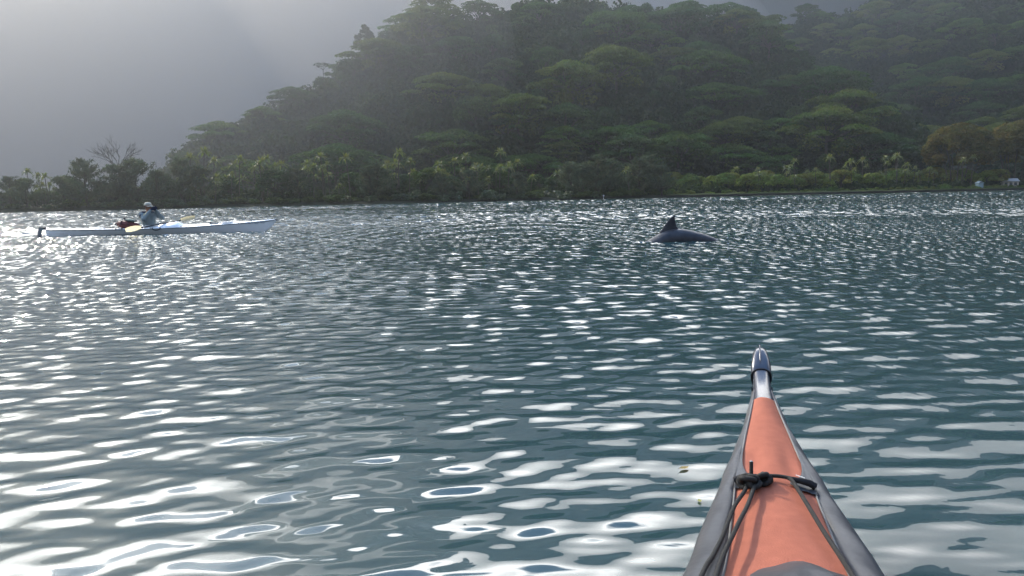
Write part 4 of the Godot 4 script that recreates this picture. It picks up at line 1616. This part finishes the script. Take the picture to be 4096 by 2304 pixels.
	# gloves
	for s in 2:
		var h := Body.new()
		var sd := -1.0 if s == 0 else 1.0
		var along := (look * Vector3(-sd * 0.35, 0.35, 0.85)).normalized()
		hand_bones(h, wrist[s], along, (look * Vector3(-sd, 0.1, 0.25)).normalized(), -1.0 if s == 0 else 1.0)
		h.bone(elbow[s].lerp(wrist[s], 0.82), wrist[s], 0.036, 0.026)
		var hg := Geo.new()
		h.mesh_into(hg, 0.005, 0.008)
		part("glove", hg.done(), navy, o)
	# the camera in the hands
	var cam := thing("compact_camera", "small dark camera held up to the face of the person in the white kayak", "camera", o.position + o.basis * lens, o.rotation.y + deg_to_rad(34.0))
	var black := mat("camera_black", Color(0.02, 0.02, 0.025), 0.35)
	var bg := Geo.new()
	bg.box(Vector3(0, 0, 0), Vector3(0.062, 0.038, 0.022))
	part("case", bg.done(), black, cam)
	var lg := Geo.new()
	lg.tube([Vector3(0, 0, 0.02), Vector3(0, 0, 0.06), Vector3(0, 0, 0.085)], [0.03, 0.028, 0.026], 14)
	part("lens", lg.done(), black, cam)
	var tg := Geo.new()
	tg.box(Vector3(0.03, 0.043, 0), Vector3(0.014, 0.007, 0.014))
	part("flash_hump", tg.done(), mat("camera_silver", Color(0.55, 0.55, 0.55), 0.3), cam)

# ---------------------------------------------------------------- single trees and small buildings on the shore
func branch(g: Geo, a: Vector3, dir: Vector3, length: float, r: float, depth: int, leaves: Geo, c: Color) -> void:
	var b := a + dir * length
	limb(g, a, b, r, r * 0.6, length * 0.06, 6 if depth > 2 else 4)
	if depth == 0:
		if leaves:
			for k in 11: add_leaf(leaves, b + rdir() * 0.8, Vector3.UP, 0.85, 0.5, tint(c, 0.3))
		return
	var n := 3 if depth > 1 else 4
	for k in n:
		var d := (dir + rdir() * 0.62 + Vector3(0, 0.16, 0)).normalized()
		branch(g, a.lerp(b, rng.randf_range(0.7, 1.0)), d, length * rng.randf_range(0.6, 0.82), r * 0.58, depth - 1, leaves, c)

func single_trees() -> void:
	rng.seed = 131
	var x := -118.5
	var z := -232.0
	var t := thing("bare_tree", "leafless grey tree with fanned branches above the feathery trees at the left", "tree", Vector3(x, land(x, z), z))
	var g := Geo.new()
	var tw := Geo.new()
	limb(g, Vector3(0, -1, 0), Vector3(0, 11.0, 0), 0.5, 0.36, 0.3, 8)
	for k in 8:
		var a := TAU * k / 8.0 + 0.3
		branch(tw, Vector3(0, rng.randf_range(9.0, 11.0), 0), Vector3(cos(a) * 0.75, 0.75, sin(a) * 0.5).normalized(), 4.0, 0.12, 3, null, Color.WHITE)
	part("trunk", g.done(), pale_bark, t)
	part("branches", tw.done(), pale_bark, t)
	# the ragged tall tree on the shoulder of the hill
	x = -73.0
	z = -402.0
	var rt := thing("ragged_tree", "tall thin-crowned tree standing clear of the hill's left skyline just below the summit", "tree", Vector3(x, land(x, z), z))
	var rg := Geo.new()
	var rl := Geo.new()
	rl.colored = true
	limb(rg, Vector3(0, -2, 0), Vector3(0.5, 20.0, 0), 0.5, 0.07, 0.4, 7)
	for k in 34:
		var h := rng.randf_range(5.0, 19.5)
		var a := rng.randf() * TAU
		var reach := (20.5 - h) * 0.5 + 0.8
		branch(rg, Vector3(0.02 * h, h, 0), Vector3(cos(a), rng.randf_range(0.35, 0.8), sin(a)).normalized(), reach * 0.5, 0.09, 2, rl, Color(0.035, 0.05, 0.022))
	part("trunk", rg.done(), bark, rt)
	part("crown", rl.done(), dull_leaf, rt)
	# a small flat-topped tree on the skyline further down
	x = -85.5
	z = -358.0
	rng.seed = 135
	var st := thing("skyline_tree", "small flat-topped tree on a bare stem, alone above the left skyline", "tree", Vector3(x, land(x, z), z))
	var sg := Geo.new()
	var sl := Geo.new()
	sl.colored = true
	limb(sg, Vector3(1.5, -1, 0), Vector3(0.5, 18.0, 0), 0.2, 0.12, 0.6, 6)
	for k in 6:
		var a := TAU * k / 6.0
		var e := Vector3(cos(a) * 2.6, 20.0 + rng.randf_range(-0.3, 0.5), sin(a) * 1.8)
		limb(sg, Vector3(0.5, 18.0, 0), e, 0.09, 0.03, 0.2, 5)
		pad(sl, e, 1.7, 0.5, 60, 0.55, Color(0.035, 0.05, 0.02))
	part("trunk", sg.done(), pale_bark, st)
	part("crown", sl.done(), dull_leaf, st)
	# the two golden domes at the far right
	rng.seed = 141
	var golds := [[187.0, -318.0, 26.5, 13.5, 1.0, "huge golden-brown domed tree, the left one of the two at the far right"], [214.0, -322.0, 27.5, 13.0, 1.06, "huge golden-brown domed tree at the right edge, behind the other dome"]]
	for q in golds:
		var gt := thing("golden_tree", q[5], "tree", Vector3(q[0], land(q[0], q[1]), q[1]), 0.0, "golden domed trees at the far right")
		var wood := Geo.new()
		var lf := Geo.new()
		lf.colored = true
		var h: float = q[2]
		var r: float = q[3]
		for k in 9:
			var a := TAU * k / 9.0
			limb(wood, Vector3(cos(a) * 3.5, -1.0, sin(a) * 2.0), Vector3(cos(a) * r * 0.62, h * 0.7, sin(a) * r * 0.6), 0.32, 0.1, 1.0, 7)
		for k in 95:
			var d := rdir()
			if d.y < -0.55: d.y *= -1.0
			var p := Vector3(0, h * 0.56, 0) + d * Vector3(r * 0.83, h * 0.36, r * 0.75)
			lump(lf, p, Vector3(3.0, 2.6, 3.0), 250, 1.05, Color(0.105, 0.092, 0.024), 0.6)
		part("trunk", wood.done(), pale_bark, gt)
		part("crown", lf.done(), dull_leaf, gt)
	# brighter crowns that stand out on the hill
	rng.seed = 151
	var heroes := [[-88.0, -262.0, 0.95, "broad bright umbrella tree low on the left flank, above the feathery trees"], [-62.0, -272.0, 1.0, "spreading yellow-green umbrella tree beside the broad bright one on the left flank"], [5.0, -330.0, 1.25, "largest of the bright layered umbrella trees in the middle of the hill"], [24.0, -322.0, 1.1, "layered umbrella tree just right of the largest one in mid-hill"], [42.0, -330.0, 1.05, "flat yellow-green umbrella tree on the hill above the dolphin"], [58.0, -318.0, 0.8, "small vivid green umbrella tree low on the hill behind the fin"], [96.0, -345.0, 1.0, "domed umbrella tree high on the right flank above the shore trees"], [118.0, -352.0, 0.95, "flat umbrella tree right of the domed one on the right flank"], [146.0, -350.0, 1.5, "very wide dark umbrella crown just left of the golden trees"], [-16.0, -300.0, 0.9, "ferny umbrella tree above the palms below the summit"]]
	for q in heroes:
		plant("umbrella", q[0], q[1], Vector3(q[2], q[2], q[2]), q[3], "umbrella trees over the near hill", 0.5)

func shore_buildings() -> void:
	# the long low stone bank with a grass verge
	var bank := thing("stone_bank", "long low dark stone bank with a grass verge along the right shore", "bank", Vector3.ZERO)
	var sg := Geo.new()
	var gg := Geo.new()
	var front := []
	var verge := []
	for k in 60:
		var x := lerpf(52.0, 235.0, k / 59.0)
		var z := shore_z(x) + 0.6
		var w := 0.12 * sin(k * 1.7)
		front.append([Vector3(x, -0.4, z + 0.3), Vector3(x, 0.42 + w * 0.5, z + 0.12 + w), Vector3(x, 0.78 + w * 0.4, z + w), Vector3(x, 0.80 + w * 0.4, z - 0.8)])
		verge.append([Vector3(x, 0.84 + w * 0.4, z - 0.5), Vector3(x, 1.15 + w, z - 1.2), Vector3(x, 1.2 + w, z - 4.5)])
	sg.skin(front)
	gg.skin(verge)
	part("stone_face", sg.done(), cloth_mat("dark_stone", Color(0.030, 0.028, 0.024), 0.95, 0.1, 0.02, 6.0, 201), bank)
	part("grass_verge", gg.done(), cloth_mat("verge_grass", Color(0.05, 0.062, 0.018), 0.9, 0.2, 0.03, 4.0, 205), bank)
	# a pale blue hut
	var hx := 186.5
	var hz := shore_z(hx) - 5.0
	var hut := thing("hut", "little pale blue hut behind the bank at the far right", "hut", Vector3(hx, 1.2, hz), 0.15)
	var wall := Geo.new()
	wall.box(Vector3(0, 1.0, 0), Vector3(1.05, 1.0, 0.9))
	part("wall", wall.done(), mat("pale_blue_paint", Color(0.22, 0.31, 0.34), 0.8), hut)
	var roof := Geo.new()
	roof.box(Vector3(-0.62, 2.28, 0), Vector3(0.82, 0.05, 1.05), Basis.from_euler(Vector3(0, 0, 0.5)))
	roof.box(Vector3(0.62, 2.28, 0), Vector3(0.82, 0.05, 1.05), Basis.from_euler(Vector3(0, 0, -0.5)))
	part("roof", roof.done(), mat("pale_tin", Color(0.26, 0.32, 0.34), 0.6), hut)
	var door := Geo.new()
	door.box(Vector3(0.3, 0.85, 0.915), Vector3(0.32, 0.84, 0.03))
	part("door", door.done(), mat("blue_door", Color(0.22, 0.32, 0.38), 0.7), hut)
	var bx := 205.5
	var bz := shore_z(bx) - 10.0
	var house := thing("house", "house with a white roof, half hidden by leaves at the right edge", "house", Vector3(bx, 1.2, bz), -0.2)
	var hw := Geo.new()
	hw.box(Vector3(0, 1.2, 0), Vector3(3.0, 1.2, 2.2))
	part("wall", hw.done(), mat("cream_wall", Color(0.35, 0.33, 0.28), 0.8), house)
	var hr := Geo.new()
	hr.box(Vector3(0, 3.0, 1.2), Vector3(3.3, 0.07, 1.45), Basis.from_euler(Vector3(0.42, 0, 0)))
	hr.box(Vector3(0, 3.0, -1.2), Vector3(3.3, 0.07, 1.45), Basis.from_euler(Vector3(-0.42, 0, 0)))
	part("roof", hr.done(), mat("white_roof", Color(0.42, 0.42, 0.42), 0.6), house)
	for k in [-1.7, 0.1, 1.8]:
		var wg := Geo.new()
		wg.box(Vector3(k, 1.4, 2.22), Vector3(0.5, 0.55, 0.05))
		part("window", wg.done(), mat("dark_window", Color(0.03, 0.04, 0.05), 0.15), house)
	# a white marker at the water's edge below the hill
	var m := thing("marker_post", "tiny white marker standing at the waterline below the hill's middle", "marker", Vector3(29.8, 0, -242.5))
	var pg := Geo.new()
	pg.tube([Vector3(0, -0.5, 0), Vector3(0, 1.0, 0)], [0.06, 0.06], 7)
	part("post", pg.done(), mat("white_paint", Color(0.6, 0.6, 0.6), 0.5), m)
	var mg := Geo.new()
	mg.ball(Vector3(0, 1.15, 0), Vector3(0.28, 0.28, 0.28), 9, 7)
	part("top_mark", mg.done(), mats["white_paint"], m)

func add_shade_cloud() -> void:  # cloud out of view, added on the sun line to shade the right slope
	rng.seed = 171
	var g := Geo.new()
	for k in 46:
		var a := rng.randf() * TAU
		var q := sqrt(rng.randf())
		var r := rng.randf_range(60.0, 105.0) * (1.15 - 0.6 * q)
		g.ball(Vector3(cos(a) * q * 200.0, rng.randf_range(-18.0, 30.0), sin(a) * q * 200.0), Vector3(r * 1.3, r * 0.55, r), 14, 9)
	var o := part("cloud", g.done(), mat("shade_cloud_white", Color(0.85, 0.86, 0.88), 1.0, 0.0), null, Vector3(-330, 800, -1545))
	tag(o, "unseen cloud added above the far ridge to shade the right slope", "cloud", "", "stuff")

func _ready() -> void:
	surroundings()
	water()
	ground()
	forest()
	shoreline()
	single_trees()
	shore_buildings()
	sea_kayak()
	kayak_load()
	paddler()
	dolphin()
	own_kayak()
	floating_leaves()
	mist(Vector3(-430, 110, -830), Vector3(1260, 460, 600), 0.0027, "bank of pale mist hanging before the far mountain at the left")
	mist(Vector3(-330, 140, -900), Vector3(1300, 560, 620), 0.0006, "thin veil of mist in the valley behind the near hill")
	mist(Vector3(-260, 60, -350), Vector3(460, 280, 480), 0.0020, "sunlit haze over the left end of the shore", 5)
	add_shade_cloud()
	single_out()
	drop_protos()
